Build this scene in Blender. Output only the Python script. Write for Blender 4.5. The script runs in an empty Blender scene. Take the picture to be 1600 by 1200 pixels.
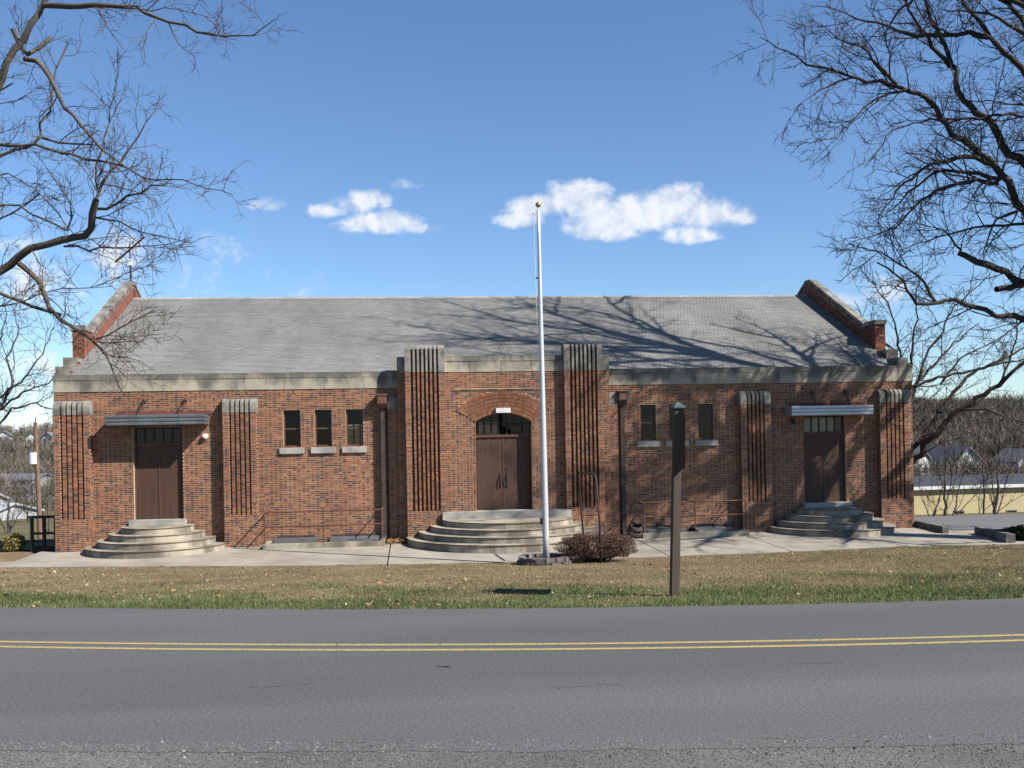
import bpy, math, random
import numpy as np
from mathutils import Matrix, Vector
random.seed(7); rng = np.random.default_rng(7)
S = bpy.context.scene
COL = S.collection

# ------------------------------------------------------------------ camera
FPX, YH, ROLL, HC = 1555.0, 683.0, .0185, 3.79
A = math.atan(.101)
Fv = np.array([math.sin(A), math.cos(A), 0.]); Rv = np.array([math.cos(A), -math.sin(A), 0.])
C0 = np.array([-3.405, -36.0, HC])
cam_d = bpy.data.cameras.new("camera"); cam = bpy.data.objects.new("camera", cam_d); COL.objects.link(cam)
S.camera = cam
cam_d.sensor_width = 36.0; cam_d.lens = FPX / 1600 * 36; cam_d.shift_y = (YH - 600) / 1600
cam_d.clip_start = .1; cam_d.clip_end = 5000
up = np.array([0, 0, 1.])
cx = Rv * math.cos(ROLL) - up * math.sin(ROLL); cy = up * math.cos(ROLL) + Rv * math.sin(ROLL); cz = -Fv
cam.matrix_world = Matrix(((cx[0], cy[0], cz[0], C0[0]), (cx[1], cy[1], cz[1], C0[1]), (cx[2], cy[2], cz[2], C0[2]), (0, 0, 0, 1)))

def P(u, v, d):
    """world point seen at photo position (u, v) at distance d metres in front of the camera"""
    du, dv = u - 800, v - YH
    x = du * math.cos(ROLL) - dv * math.sin(ROLL); y = du * math.sin(ROLL) + dv * math.cos(ROLL)
    return C0 + d * (Fv + Rv * (x / FPX) - up * (y / FPX))
def SD(s, d, z=0.):
    """world point at lateral offset s and distance d from where the camera stands"""
    p = C0 + Rv * s + Fv * d
    return np.array([p[0], p[1], z])

# ------------------------------------------------------------------ light, sky, exposure
SUN = np.array([2.86, -1.82, 3.0]); SUN /= np.linalg.norm(SUN)
sl = bpy.data.lights.new("sun", 'SUN'); sl.energy = 5.0; sl.angle = math.radians(.53); sl.color = (1, .95, .87)
so = bpy.data.objects.new("sun", sl); COL.objects.link(so)
so.rotation_euler = Vector(SUN).to_track_quat('Z', 'Y').to_euler(); so.location = (30, -30, 40)
W = bpy.data.worlds.new("World"); S.world = W; W.use_nodes = True
nt = W.node_tree; nt.nodes.clear()
def N(t, **kw):
    n = nt.nodes.new(t)
    for k, v in kw.items(): setattr(n, k, v)
    return n
def L(a, b): nt.links.new(a, b)
def M(op, a, b=None, c=None, clamp=False):
    n = N('ShaderNodeMath', operation=op); n.use_clamp = clamp
    for i, x in enumerate((a, b, c)):
        if x is None: continue
        if isinstance(x, (int, float)): n.inputs[i].default_value = x
        else: L(x, n.inputs[i])
    return n.outputs[0]
sky = N('ShaderNodeTexSky', sky_type='NISHITA'); sky.sun_disc = False
sky.sun_elevation = math.asin(SUN[2]); sky.sun_rotation = math.atan2(SUN[0], SUN[1])
sky.air_density = 1.0; sky.dust_density = 0.0; sky.ozone_density = 4.4; sky.altitude = 300
tc = N('ShaderNodeTexCoord')
def dot(v):
    n = N('ShaderNodeVectorMath', operation='DOT_PRODUCT'); L(tc.outputs['Generated'], n.inputs[0]); n.inputs[1].default_value = tuple(v)
    return n.outputs['Value']
df = M('MAXIMUM', dot(Fv), .05)
sx = M('DIVIDE', dot(Rv), df); sy = M('DIVIDE', dot(up), df)
cmb = N('ShaderNodeCombineXYZ'); L(sx, cmb.inputs[0]); L(sy, cmb.inputs[1])
def noise(scale, detail, rough, dist=0., vec=None):
    n = N('ShaderNodeTexNoise'); n.inputs['Scale'].default_value = scale; n.inputs['Detail'].default_value = detail
    n.inputs['Roughness'].default_value = rough; n.inputs['Distortion'].default_value = dist
    L(vec or cmb.outputs[0], n.inputs['Vector']); return n.outputs[0]
n1 = noise(22, 10, .62, .4); n2 = noise(60, 9, .66, .5)
ofs = N('ShaderNodeVectorMath', operation='ADD'); L(cmb.outputs[0], ofs.inputs[0]); ofs.inputs[1].default_value = (.007, .010, 0)
n1b = noise(22, 10, .62, .4, ofs.outputs[0])
clouds = [(838, 322, 62, 20, 1), (905, 308, 55, 30, 1), (935, 345, 62, 30, 1), (1000, 330, 60, 32, 1), (1050, 318, 72, 32, 1), (1110, 335, 62, 26, 1), (1150, 342, 30, 13, .9), (1085, 366, 48, 15, .9), (960, 366, 40, 14, .85), (815, 342, 45, 14, .7),
          (560, 314, 50, 20, .85), (512, 328, 36, 12, .7), (600, 347, 60, 20, .9), (560, 353, 40, 12, .6), (655, 357, 40, 8, .4), (418, 319, 32, 12, .7), (632, 289, 26, 8, .35),
          (1335, 462, 60, 26, .25), (120, 400, 110, 26, .12), (95, 435, 120, 26, .05), (30, 560, 60, 30, .25), (70, 610, 80, 20, .1), (20, 385, 60, 16, .25)]
mask = None
for (u, v, hw, hh, w) in clouds:
    p = P(u, v, 1.) - C0
    ex = M('DIVIDE', M('SUBTRACT', sx, float(p @ Rv)), hw / FPX); ey = M('DIVIDE', M('SUBTRACT', sy, float(p[2])), hh / FPX)
    e = M('MULTIPLY', M('SUBTRACT', 1.0, M('ADD', M('MULTIPLY', ex, ex), M('MULTIPLY', ey, ey))), w)
    mask = e if mask is None else M('SMOOTH_MAX', mask, e, .35)
mask = M('MAXIMUM', mask, -2.6)
dens = M('ADD', mask, M('ADD', M('MULTIPLY', M('SUBTRACT', n1, .47), 3.0), M('MULTIPLY', M('SUBTRACT', n2, .5), 1.2)))
mr = N('ShaderNodeMapRange', interpolation_type='SMOOTHSTEP'); L(dens, mr.inputs[0])
mr.inputs[1].default_value = -.15; mr.inputs[2].default_value = .95; mr.inputs[3].default_value = 0; mr.inputs[4].default_value = .84
fwd = M('GREATER_THAN', dot(Fv), .1)
cm = M('MULTIPLY', mr.outputs[0], fwd)
shade = N('ShaderNodeMix', data_type='RGBA'); L(M('ADD', M('MULTIPLY', M('SUBTRACT', n1, n1b), 5.0), .62, clamp=True), shade.inputs[0])
shade.inputs[6].default_value = (5.3, 5.9, 6.9, 1); shade.inputs[7].default_value = (7.9, 8.0, 8.15, 1)
mx = N('ShaderNodeMix', data_type='RGBA'); L(cm, mx.inputs[0]); tint = N('ShaderNodeMix', data_type='RGBA', blend_type='MULTIPLY'); tint.inputs[0].default_value = 1; L(sky.outputs[0], tint.inputs[6]); tint.inputs[7].default_value = (.99, 1.09, 1.19, 1); L(tint.outputs[2], mx.inputs[6]); L(shade.outputs[2], mx.inputs[7])
bg = N('ShaderNodeBackground'); bg.inputs[1].default_value = .059; L(mx.outputs[2], bg.inputs[0])
wo = N('ShaderNodeOutputWorld'); L(bg.outputs[0], wo.inputs[0])
vs = S.view_settings
vs.view_transform = 'Standard'; vs.look = 'None'; vs.gamma = 1; vs.exposure = 1.14; vs.use_curve_mapping = False

# ------------------------------------------------------------------ materials
ALB = .64      # all reflectances below are scaled by this so that sun, sky and exposure agree
def material(name, base, rough=.8, var=.25, scale=3., detail=6, fine=0., fscale=60., metallic=0., spec=.3, bump=0., bscale=40., second=None, attr=False, stretch=None, sthr=(.42, .62), emit=0., zst=None, rot=0., iso=False, orand=0.):
    m = bpy.data.materials.new(name); m.use_nodes = True
    t = m.node_tree; b = t.nodes['Principled BSDF']
    b.inputs['Roughness'].default_value = rough; b.inputs['Metallic'].default_value = metallic
    b.inputs['Specular IOR Level'].default_value = spec
    co = t.nodes.new('ShaderNodeTexCoord'); vec = co.outputs['Object']
    if stretch:
        mp = t.nodes.new('ShaderNodeMapping'); mp.inputs['Scale'].default_value = stretch; mp.inputs['Rotation'].default_value = (0, 0, rot)
        mp.vector_type = 'POINT'
        t.links.new(vec, mp.inputs[0]); vec = mp.outputs[0]
    def nz(sc, de, ro=.6):
        n = t.nodes.new('ShaderNodeTexNoise'); n.inputs['Scale'].default_value = sc; n.inputs['Detail'].default_value = de; n.inputs['Roughness'].default_value = ro
        t.links.new(vec, n.inputs['Vector']); return n.outputs[0]
    if attr:
        a = t.nodes.new('ShaderNodeAttribute'); a.attribute_name = 'Col'; cur = a.outputs['Color']
    else:
        c = t.nodes.new('ShaderNodeRGB'); c.outputs[0].default_value = (*base, 1); cur = c.outputs[0]
    if second:
        r = t.nodes.new('ShaderNodeMapRange'); r.interpolation_type = 'SMOOTHSTEP'; src = nz(scale * .6, 2.5 if iso else 8, .65)
        if zst:
            sp = t.nodes.new('ShaderNodeSeparateXYZ'); t.links.new(co.outputs['Object'], sp.inputs[0]); ma = t.nodes.new('ShaderNodeMath'); ma.operation = 'MULTIPLY_ADD'; t.links.new(sp.outputs[2], ma.inputs[0]); ma.inputs[1].default_value = zst[1]; ma.inputs[2].default_value = -zst[0] * zst[1]
            mb = t.nodes.new('ShaderNodeMath'); mb.operation = 'ADD'; t.links.new(src, mb.inputs[0]); t.links.new(ma.outputs[0], mb.inputs[1]); src = mb.outputs[0]
        t.links.new(src, r.inputs[0]); r.inputs[1].default_value = sthr[0]; r.inputs[2].default_value = sthr[1]
        x = t.nodes.new('ShaderNodeMix'); x.data_type = 'RGBA'; t.links.new(r.outputs[0], x.inputs[0]); t.links.new(cur, x.inputs[6]); x.inputs[7].default_value = (*second, 1); cur = x.outputs[2]
    def mul(cur, val, amt):
        r = t.nodes.new('ShaderNodeMapRange'); t.links.new(val, r.inputs[0]); r.inputs[1].default_value = .3; r.inputs[2].default_value = .7; r.inputs[3].default_value = 1 - amt; r.inputs[4].default_value = 1 + amt
        v = t.nodes.new('ShaderNodeVectorMath'); v.operation = 'SCALE'; t.links.new(cur, v.inputs[0]); t.links.new(r.outputs[0], v.inputs['Scale']); return v.outputs[0]
    if orand:
        oi = t.nodes.new('ShaderNodeObjectInfo'); r = t.nodes.new('ShaderNodeMapRange'); t.links.new(oi.outputs['Random'], r.inputs[0]); r.inputs[3].default_value = 1 - orand; r.inputs[4].default_value = 1 + orand
        v = t.nodes.new('ShaderNodeVectorMath'); v.operation = 'SCALE'; t.links.new(cur, v.inputs[0]); t.links.new(r.outputs[0], v.inputs['Scale']); cur = v.outputs[0]
    if var: cur = mul(cur, nz(scale, detail), var)
    if iso: vec = co.outputs['Object']
    if fine: cur = mul(cur, nz(fscale, 3, .7), fine)
    gs_ = t.nodes.new('ShaderNodeVectorMath'); gs_.operation = 'SCALE'; t.links.new(cur, gs_.inputs[0]); gs_.inputs['Scale'].default_value = ALB; cur = gs_.outputs[0]
    t.links.new(cur, b.inputs['Base Color'])
    if bump:
        bn = t.nodes.new('ShaderNodeBump'); bn.inputs['Strength'].default_value = bump; bn.inputs['Distance'].default_value = .02
        t.links.new(nz(bscale, 5, .7), bn.inputs['Height']); t.links.new(bn.outputs[0], b.inputs['Normal'])
    if emit:
        t.links.new(cur, b.inputs['Emission Color']); b.inputs['Emission Strength'].default_value = emit
    return m
MT = dict(
    brick=material('brick', (.3, .14, .08), .88, .30, .5, 8, .10, 30, attr=True, stretch=(1, 1, .45)),
    mortar=material('mortar', (.545, .415, .28), .95, .15, .8),
    stone=material('limestone', (.43, .385, .30), .9, .2, 1.3, 9, .15, 25, second=(.165, .158, .137), bump=.15, sthr=(.38, .62), stretch=(1.5, 1.5, .8), zst=(5.97, .40), orand=.13),
    stonebay=material('limestone_bay', (.43, .385, .30), .9, .2, 1.3, 9, .15, 25, second=(.165, .158, .137), bump=.15, sthr=(.38, .62), stretch=(1.5, 1.5, .8), zst=(6.47, .40), orand=.13),
    capstone=material('cap_stone', (.30, .28, .24), .9, .25, 3, 8, .1, 30, second=(.15, .143, .128)),
    concrete=material('step_concrete', (.43, .385, .30), .9, .2, 1.6, 8, .14, 40, sthr=(.42, .64), second=(.17, .15, .115), bump=.1, stretch=(1, 1, .5)),
    nosing=material('step_nosing', (.16, .075, .05), .8, .2, 5),
    threshold=material('threshold_stone', (.47, .44, .385), .85, .2, 2, second=(.3, .3, .29)),
    slab=material('pavement_concrete', (.37, .335, .28), .9, .16, .9, 9, .12, 45, orand=.06, second=(.31, .275, .225), bump=.08),
    shingle=material('shingle', (.3, .3, .28), .9, .20, .35, 7, .08, 30, attr=True, stretch=(1.6, .5, .5)),
    underlay=material('roof_underlay', (.13, .13, .13), .95, .1),
    redbrick=material('red_painted_brick', (.27, .085, .052), .85, .25, 4, 6, .15, 20, second=(.20, .085, .06)),
    door=material('door_brown', (.088, .046, .03), .6, .25, 1.2, 8, .1, 15, stretch=(6, 6, .7)),
    frame=material('frame_brown', (.13, .065, .045), .6, .15, 4),
    darkwood=material('dark_wood', (.028, .022, .019), .7, .2, 4),
    pipe=material('rusty_pipe', (.16, .075, .045), .7, .3, 8),
    leader=material('leader_metal', (.07, .05, .042), .6, .25, 4),
    copper=material('copper_box', (.19, .085, .055), .6, .25, 6),
    metalL=material('canopy_metal_dark', (.20, .225, .24), .5, .25, 2, 8, metallic=.5),  # darker grey metal than on the right canopy
    metalR=material('canopy_metal_bright', (.62, .64, .66), .38, .18, 2, 8, metallic=.7),
    redflash=material('red_flashing', (.19, .06, .05), .8, .3, 6),
    glass=material('window_glass', (.012, .013, .014), .06, 0, spec=.25),
    daylitglass=material('daylit_glass', (.30, .285, .22), .3, .2, 3),  # pane colour carries the daylight seen through from windows beyond
    interior=material('interior_plaster', (.16, .14, .12), .9, .1),
    pole=material('pole_aluminium', (.72, .74, .77), .42, .06, 1, metallic=.35),
    gold=material('gold_ball', (.55, .40, .13), .35, .1, metallic=.8),
    white=material('white_plastic', (.8, .79, .76), .5, .05),
    block=material('paver_block', (.20, .18, .165), .9, .3, 3, fine=.1, attr=False, orand=.25, second=(.12, .09, .085)),
    signpost=material('sign_post_wood', (.082, .06, .046), .75, .2, 3, stretch=(5, 5, .6)),
    signboard=material('sign_board_wood', (.010, .008, .007), .9, .2, 4, spec=.1),
    verdigris=material('verdigris', (.06, .10, .10), .6, .2, 6),
    iron=material('dark_iron', (.055, .032, .026), .6, .3, 10),
    bark=material('bark', (.055, .045, .038), .95, .3, 4, 6, .15, 25),
    barkL=material('bark_light', (.115, .095, .072), .95, .35, 4, 6, .15, 25),  # paler bark tone for the left tree
    twig=material('twig', (.062, .048, .042), .9, .2, 2),
    twigL=material('twig_light', (.10, .08, .066), .9, .2, 2),
    barkbg=material('bark_far', (.11, .10, .09), .95, .3, 2),
    asphalt=material('asphalt', (.127, .128, .130), .9, .07, .5, 2, .42, 30, spec=.2, bump=.3, bscale=50, second=(.108, .109, .111), sthr=(.40, .62), rot=A, stretch=(.16, 1.1, 1), iso=True),
    shoulder=material('shoulder_gravel', (.155, .15, .145), .95, .14, .6, 5, .55, 30, spec=.2, bump=.6, bscale=35, second=(.125, .122, .12)),
    yellow=material('road_yellow', (.46, .34, .13), .85, .12, 22, 6, .3, 30, second=(.17, .15, .11), sthr=(.53, .66)),
    tar=material('tar', (.05, .05, .05), .8, .2),
    paint=material('worn_edge_paint', (.17, .145, .085), .9, .2, 3, 6, .5, 25),
    grass=material('grass', (.1, .1, .04), .95, .2, 2, attr=True, spec=.1),
    ground=material('ground_soil', (.12, .10, .055), 1, .25, .5, 8, .3, 25, spec=.05, attr=True),
    leaf=material('fallen_leaf', (.3, .17, .09), .9, .2, attr=True, spec=.1),
    bush=material('bush_leaf', (.12, .06, .05), .9, .2, 8, attr=True, spec=.1),
    soil=material('joint_soil', (.045, .038, .03), 1, .2),
    drive=material('drive_asphalt', (.17, .17, .175), .95, .12, .3, 5, .15, 25, spec=.1),
    kerb=material('kerb_timber', (.12, .11, .10), .9, .3, 4, second=(.22, .21, .2)),
    yellowwall=material('yellow_block_wall', (.56, .47, .27), .9, .06, .6),
    whitetrim=material('white_trim', (.75, .76, .77), .7, .05),
    darkroof=material('dark_roof', (.05, .053, .06), .8, .2),
    housewhite=material('white_siding', (.62, .64, .66), .8, .06),
    paleroof=material('pale_roof', (.42, .44, .46), .8, .1),
    housegrey=material('grey_roof', (.17, .17, .19), .85, .15),
    housebrick=material('tan_house_wall', (.34, .26, .2), .85, .1),
    wood=material('pole_wood', (.22, .13, .095), .9, .25, 3),
    wire=material('wire', (.03, .03, .03), .7, 0),
    hill=material('hill_leaf_litter', (.13, .105, .07), 1, .35, .03, 8, .2, .5, second=(.12, .13, .07), spec=.05),
)
def set_seed(): pass

# ------------------------------------------------------------------ mesh helpers
class MB:
    def __init__(s): s.v = []; s.f = []; s.c = []
    def add(s, v, f, col=None):
        o = len(s.v); s.v.extend([tuple(p) for p in v]); s.f.extend([tuple(i + o for i in q) for q in f])
        if col is not None: s.c.extend([col] * len(v))
    def box(s, x0, x1, y0, y1, z0, z1, col=None):
        s.add([(x0, y0, z0), (x1, y0, z0), (x1, y1, z0), (x0, y1, z0), (x0, y0, z1), (x1, y0, z1), (x1, y1, z1), (x0, y1, z1)],
              [(0, 3, 2, 1), (4, 5, 6, 7), (0, 1, 5, 4), (1, 2, 6, 5), (2, 3, 7, 6), (3, 0, 4, 7)], col)
        return s
    def prism(s, poly, axis, a, b, col=None):
        """extrude a 2-D polygon along an axis: 'x' poly=(y,z), 'y' poly=(x,z), 'z' poly=(x,y)"""
        def pt(p, t): return (t, p[0], p[1]) if axis == 'x' else (p[0], t, p[1]) if axis == 'y' else (p[0], p[1], t)
        n = len(poly)
        v = [pt(p, a) for p in poly] + [pt(p, b) for p in poly]
        f = [tuple(range(n))[::-1], tuple(range(n, 2 * n))] + [(i, (i + 1) % n, n + (i + 1) % n, n + i) for i in range(n)]
        s.add(v, f, col); return s
    def tube(s, pts, rad, sides=6, cap=False, col=None):
        pts = np.asarray(pts, float); n = len(pts)
        rad = np.full(n, rad) if np.isscalar(rad) else np.asarray(rad, float)
        tg = np.gradient(pts, axis=0); tg /= np.linalg.norm(tg, axis=1)[:, None] + 1e-9
        ref = np.array([0, 0, 1.]) if abs(tg[:, 2]).mean() < .85 else np.array([1., 0, 0])
        a = np.cross(tg, ref); a /= np.linalg.norm(a, axis=1)[:, None] + 1e-9; b = np.cross(tg, a)
        th = np.arange(sides) * 2 * math.pi / sides
        v = pts[:, None, :] + rad[:, None, None] * (np.cos(th)[None, :, None] * a[:, None, :] + np.sin(th)[None, :, None] * b[:, None, :])
        v = v.reshape(-1, 3); f = []
        for i in range(n - 1):
            for k in range(sides):
                k2 = (k + 1) % sides
                f.append((i * sides + k, i * sides + k2, (i + 1) * sides + k2, (i + 1) * sides + k))
        if cap: f += [tuple(range(sides))[::-1], tuple(range((n - 1) * sides, n * sides))]
        s.add(v.tolist(), f, col); return s
    def ball(s, c, r, nu=12, nv=8, sc=(1, 1, 1)):
        v = [(c[0], c[1], c[2] + r * sc[2])]
        for j in range(1, nv):
            for i in range(nu):
                ph = math.pi * j / nv; t = 2 * math.pi * i / nu
                v.append((c[0] + r * sc[0] * math.sin(ph) * math.cos(t), c[1] + r * sc[1] * math.sin(ph) * math.sin(t), c[2] + r * sc[2] * math.cos(ph)))
        v.append((c[0], c[1], c[2] - r * sc[2])); f = [(0, 1 + i, 1 + (i + 1) % nu) for i in range(nu)]
        for j in range(nv - 2):
            for i in range(nu):
                a = 1 + j * nu; f.append((a + i, a + nu + i, a + nu + (i + 1) % nu, a + (i + 1) % nu))
        e = len(v) - 1; a = 1 + (nv - 2) * nu
        f += [(e, a + (i + 1) % nu, a + i) for i in range(nu)]
        s.add(v, f); return s
    def mesh(s, name, mat, smooth=False):
        me = bpy.data.meshes.new(name); me.from_pydata(s.v, [], s.f)
        if s.c:
            at = me.color_attributes.new('Col', 'FLOAT_COLOR', 'POINT')
            c = np.ones((len(s.v), 4), np.float32); c[:, :3] = np.array(s.c, np.float32); at.data.foreach_set('color', c.ravel())
        me.materials.append(MT[mat] if isinstance(mat, str) else mat)
        if smooth: me.polygons.foreach_set('use_smooth', np.ones(len(me.polygons), bool))
        me.update(); return me
    def build(s, name, mat, parent=None, smooth=False, **tags):
        return link(name, s.mesh(name, mat, smooth), parent, **tags)
WLOC = {}
def link(name, me, parent=None, loc=None, **tags):
    o = bpy.data.objects.new(name, me); COL.objects.link(o)
    if parent is not None:
        o.parent = parent; pl = WLOC[parent.name_full]
        w = np.array(loc) if loc is not None else np.zeros(3)
        o.location = tuple(w - pl); WLOC[o.name_full] = w
    else:
        if loc is not None: o.location = tuple(loc)
        WLOC[o.name_full] = np.array(loc) if loc is not None else np.zeros(3)
    for k, v in tags.items(): o[k] = v
    return o
def thing(name, label, category, loc, group=None):
    o = bpy.data.objects.new(name, None); COL.objects.link(o); o.location = tuple(loc); o.empty_display_size = .2
    o['label'] = label; o['category'] = category
    if group: o['group'] = group
    WLOC[o.name_full] = np.array(loc, float); return o
def rot2(pts, ang, c):
    ca, sa = math.cos(ang), math.sin(ang)
    return [(c[0] + x * ca - y * sa, c[1] + x * sa + y * ca) for x, y in pts]

# ------------------------------------------------------------------ terrain
SX = np.linspace(-70, 70, 141)
def q(s):
    s = np.asarray(s, float); k = np.clip(s, -11, 11)
    return .0077 * k * k - .055 * k + (s - k) * (.0154 * k - .055)
D_FAR, D_MID, D_NEAR = 16.83, 13.70, 9.42
farp = np.array([SD(s, D_FAR + q(s)) for s in SX])
Yp_x = [-40, -16.5, -12, -8.2, -4.2, 0, 4.5, 8.5, 12.5, 15.5, 18, 40]
Yp_y = [-3.4, -3.5, -4.35, -5.2, -5.8, -6.2, -5.9, -5.7, -5.2, -5.5, -5.6, -5.6]
def yroad(X): return np.interp(X, farp[:, 0], farp[:, 1])
def ypav(X): return np.interp(X, Yp_x, Yp_y)
HY = [-6, 0, 6, 15, 24, 60, 150, 200, 260, 330, 450, 900]
HZ = [0, .1, -.15, -.85, -1.6, -3.6, -5.8, -5.2, -1.5, 4.5, 10.0, 16]
def gz(X, Y):
    X = np.asarray(X, float); Y = np.asarray(Y, float)
    yr = yroad(X); yp = ypav(X)
    t = np.clip((Y - yr) / (yp - yr), 0, 1)
    bank = .88 * (1 - t) - .02 * np.sin(math.pi * t)
    z = np.where(Y < yp, bank, np.interp(Y, HY, HZ))
    z = np.where((Y >= yp) & (Y < 0), .0 + .1 * (Y - yp) / (0 - yp + 1e-6), z)
    k = np.clip((Y - 150) / 200, 0, 1)
    z = z + k * (2.2 * np.sin(X * .013 + 1.) + 1.2 * np.sin(X * .031 + Y * .01)) + np.clip((Y - 170) / 200, 0, 1) * np.clip((X - 30) / 60, 0, 1) * 6.
    return np.where(Y < yr, .88, z)
gx = np.unique(np.concatenate([np.linspace(-700, -60, 33), np.linspace(-60, 60, 161), np.linspace(60, 700, 33)]))
gy = np.unique(np.concatenate([np.linspace(-260, -40, 12), np.linspace(-40, 20, 161), np.linspace(20, 400, 70), np.linspace(400, 1400, 12)]))
GX, GY = np.meshgrid(gx, gy); GZ = gz(GX, GY)
GZ = np.where((GX > -15.4) & (GX < 15.2) & (GY > .2) & (GY < 17), -.4, GZ)
GZ = GZ - np.where((GX > -16.8) & (GX < 18.2) & (GY > ypav(GX) + .3) & (GY < .3), .12, 0)
def grasscol(X, Y):
    X = np.asarray(X, float); Y = np.asarray(Y, float)
    yr = yroad(X); yp = ypav(X)
    t = np.clip((Y - yr) / (yp - yr), 0, 1)
    wob = .10 * np.sin(X * 1.7 + 2 * np.sin(Y * .9)) + .07 * np.sin(X * .63 + Y * 1.3) + .05 * np.sin(X * 4.1 - Y * 2.)
    g = np.clip(1.22 - (t + wob) / .42, .06, 1)
    g = np.where(X > 4, np.clip(g + .18 * np.clip((X - 4) / 8, 0, 1), 0, 1), g)
    g = np.where(Y > 3, .55, g)
    return g
def gcols(X, Y, jit=0.):
    g = grasscol(X, Y)[..., None]
    dry = np.array([.225, .165, .10]); grn = np.array([.10, .12, .05])
    return dry * (1 - g) + grn * g
GC = gcols(GX, GY)
hillc = np.array([.115, .095, .062]); hf = np.clip((GY - 60) / 80, 0, 1)[..., None]
GC = GC * (1 - hf) + hillc * hf
ny, nx = GX.shape
me = bpy.data.meshes.new('ground')
idx = np.arange(ny * nx).reshape(ny, nx)
fc = np.stack([idx[:-1, :-1], idx[:-1, 1:], idx[1:, 1:], idx[1:, :-1]], -1).reshape(-1, 4)
me.from_pydata(np.stack([GX, GY, GZ], -1).reshape(-1, 3).tolist(), [], fc.tolist())
at = me.color_attributes.new('Col', 'FLOAT_COLOR', 'POINT'); cc = np.ones((ny * nx, 4), np.float32); cc[:, :3] = GC.reshape(-1, 3) * .95; at.data.foreach_set('color', cc.ravel())
me.materials.append(MT['ground']); me.polygons.foreach_set('use_smooth', np.ones(len(me.polygons), bool))
ground = link('ground', me, kind='structure', label='grassy ground falling from the road to the hall and valley')

def ribbon(name, dn, df, z, mat, sN=1., sF=1., wob=0., **tags):
    m = MB(); n = len(SX)
    wn = wob * rng.normal(size=n); wf = wob * rng.normal(size=n)
    v = [SD(s, dn + sN * q(s) + wn[i], z) for i, s in enumerate(SX)] + [SD(s, df + sF * q(s) + wf[i], z) for i, s in enumerate(SX)]
    m.add(v, [(i, i + 1, n + i + 1, n + i) for i in range(n - 1)])
    return m.build(name, mat, None, **tags)
SX = np.unique(np.concatenate([np.linspace(-70, -14, 29), np.linspace(-14, 14, 141), np.linspace(14, 70, 29)]))
ribbon('road', D_NEAR - .25, D_FAR - .05, .900, 'asphalt', .6, 1., .025, kind='structure', label='grey asphalt road running past the hall')
ribbon('road_shoulder', -20, D_NEAR, .896, 'shoulder', 0., .6, .0, kind='structure', label='rough gravelly shoulder on the near side of the road')
for k, off in enumerate((-.17, .17)):
    ribbon('road_marking', D_MID + off - .055, D_MID + off + .055, .9045, 'yellow', kind='structure', label='one of the two solid yellow centre lines')
# worn edge line, in broken bits
m = MB()
s = -9.
while s < 9:
    l = random.uniform(.08, .4)
    if random.random() < .3:
        d0 = D_NEAR + .02
        m.add([SD(a, d0 + .6 * q(a) + o, .9045) for a, o in ((s, 0), (s + l, 0), (s + l, .012), (s, .012))], [(0, 1, 2, 3)])
    s += l + random.uniform(.05, .5)
m.build('road_edge_marking', 'paint', kind='structure', label='worn thin yellow edge line at the near side')

# cracks and tar spots in the asphalt
def crack(s0, d0, s1, d1, w_, k=26):
    m = MB(); pts = []; o = 0.
    for i in range(k):
        t_ = i / (k - 1); o += random.gauss(0, .012); pts.append((s0 + (s1 - s0) * t_ + random.gauss(0, .02), d0 + (d1 - d0) * t_ + o))
    for i in range(k - 1):
        (a, b), (c, e) = pts[i], pts[i + 1]; w1 = w_ * random.uniform(.4, 1.2); m.add([SD(a, b - w1, .9046), SD(c, e - w1, .9046), SD(c, e + w1, .9046), SD(a, b + w1, .9046)], [(0, 1, 2, 3)])
    return m
m = MB()
for args in ((-3.2, 11.7, -2.4, 11.73, .005), (.4, 11.4, 1.2, 11.5, .005), (-6.8, 12.2, -6.4, 12.22, .014), (-1., 12.6, -.84, 12.6, .014), (3.4, 12.4, 4.1, 12.45, .005)):
    k_ = crack(*args); m.add(k_.v, k_.f)
m.build('road_cracks', 'tar', kind='structure', label='short dark cracks and tar spots in the asphalt')
# loose stones on the shoulder
nst = 9000; ss = rng.uniform(-6.5, 6.5, nst); dd_ = D_NEAR + .05 + .6 * q(ss) - rng.exponential(.55, nst) + rng.normal(0, .03, nst); kk = dd_ > 8.1; ss, dd_ = ss[kk], dd_[kk]; nst = len(ss)
V_ = []; F_ = []; Cc_ = []
for i in range(nst):
    r_ = rng.uniform(.004, .012) * (2.0 if rng.random() < .03 else 1); b_ = SD(ss[i], dd_[i], .899); a_ = rng.uniform(0, 6.28); o = len(V_)
    for k in range(4): V_.append((b_[0] + r_ * rng.uniform(.7, 1.3) * math.cos(a_ + k * 1.57), b_[1] + r_ * rng.uniform(.7, 1.3) * math.sin(a_ + k * 1.57), b_[2]))
    V_.append((b_[0], b_[1], b_[2] + r_ * .8)); F_ += [(o, o + 1, o + 4), (o + 1, o + 2, o + 4), (o + 2, o + 3, o + 4), (o + 3, o, o + 4)]; Cc_ += [np.array([.22, .21, .195]) * rng.choice([.3, .55, .8, 1., 1.35], p=[.2, .2, .2, .25, .15])] * 5
m = MB(); m.v = V_; m.f = F_; m.c = Cc_; m.build('gravel', 'leaf', kind='stuff', label='loose gravel along the near edge of the road', category='gravel')

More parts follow.
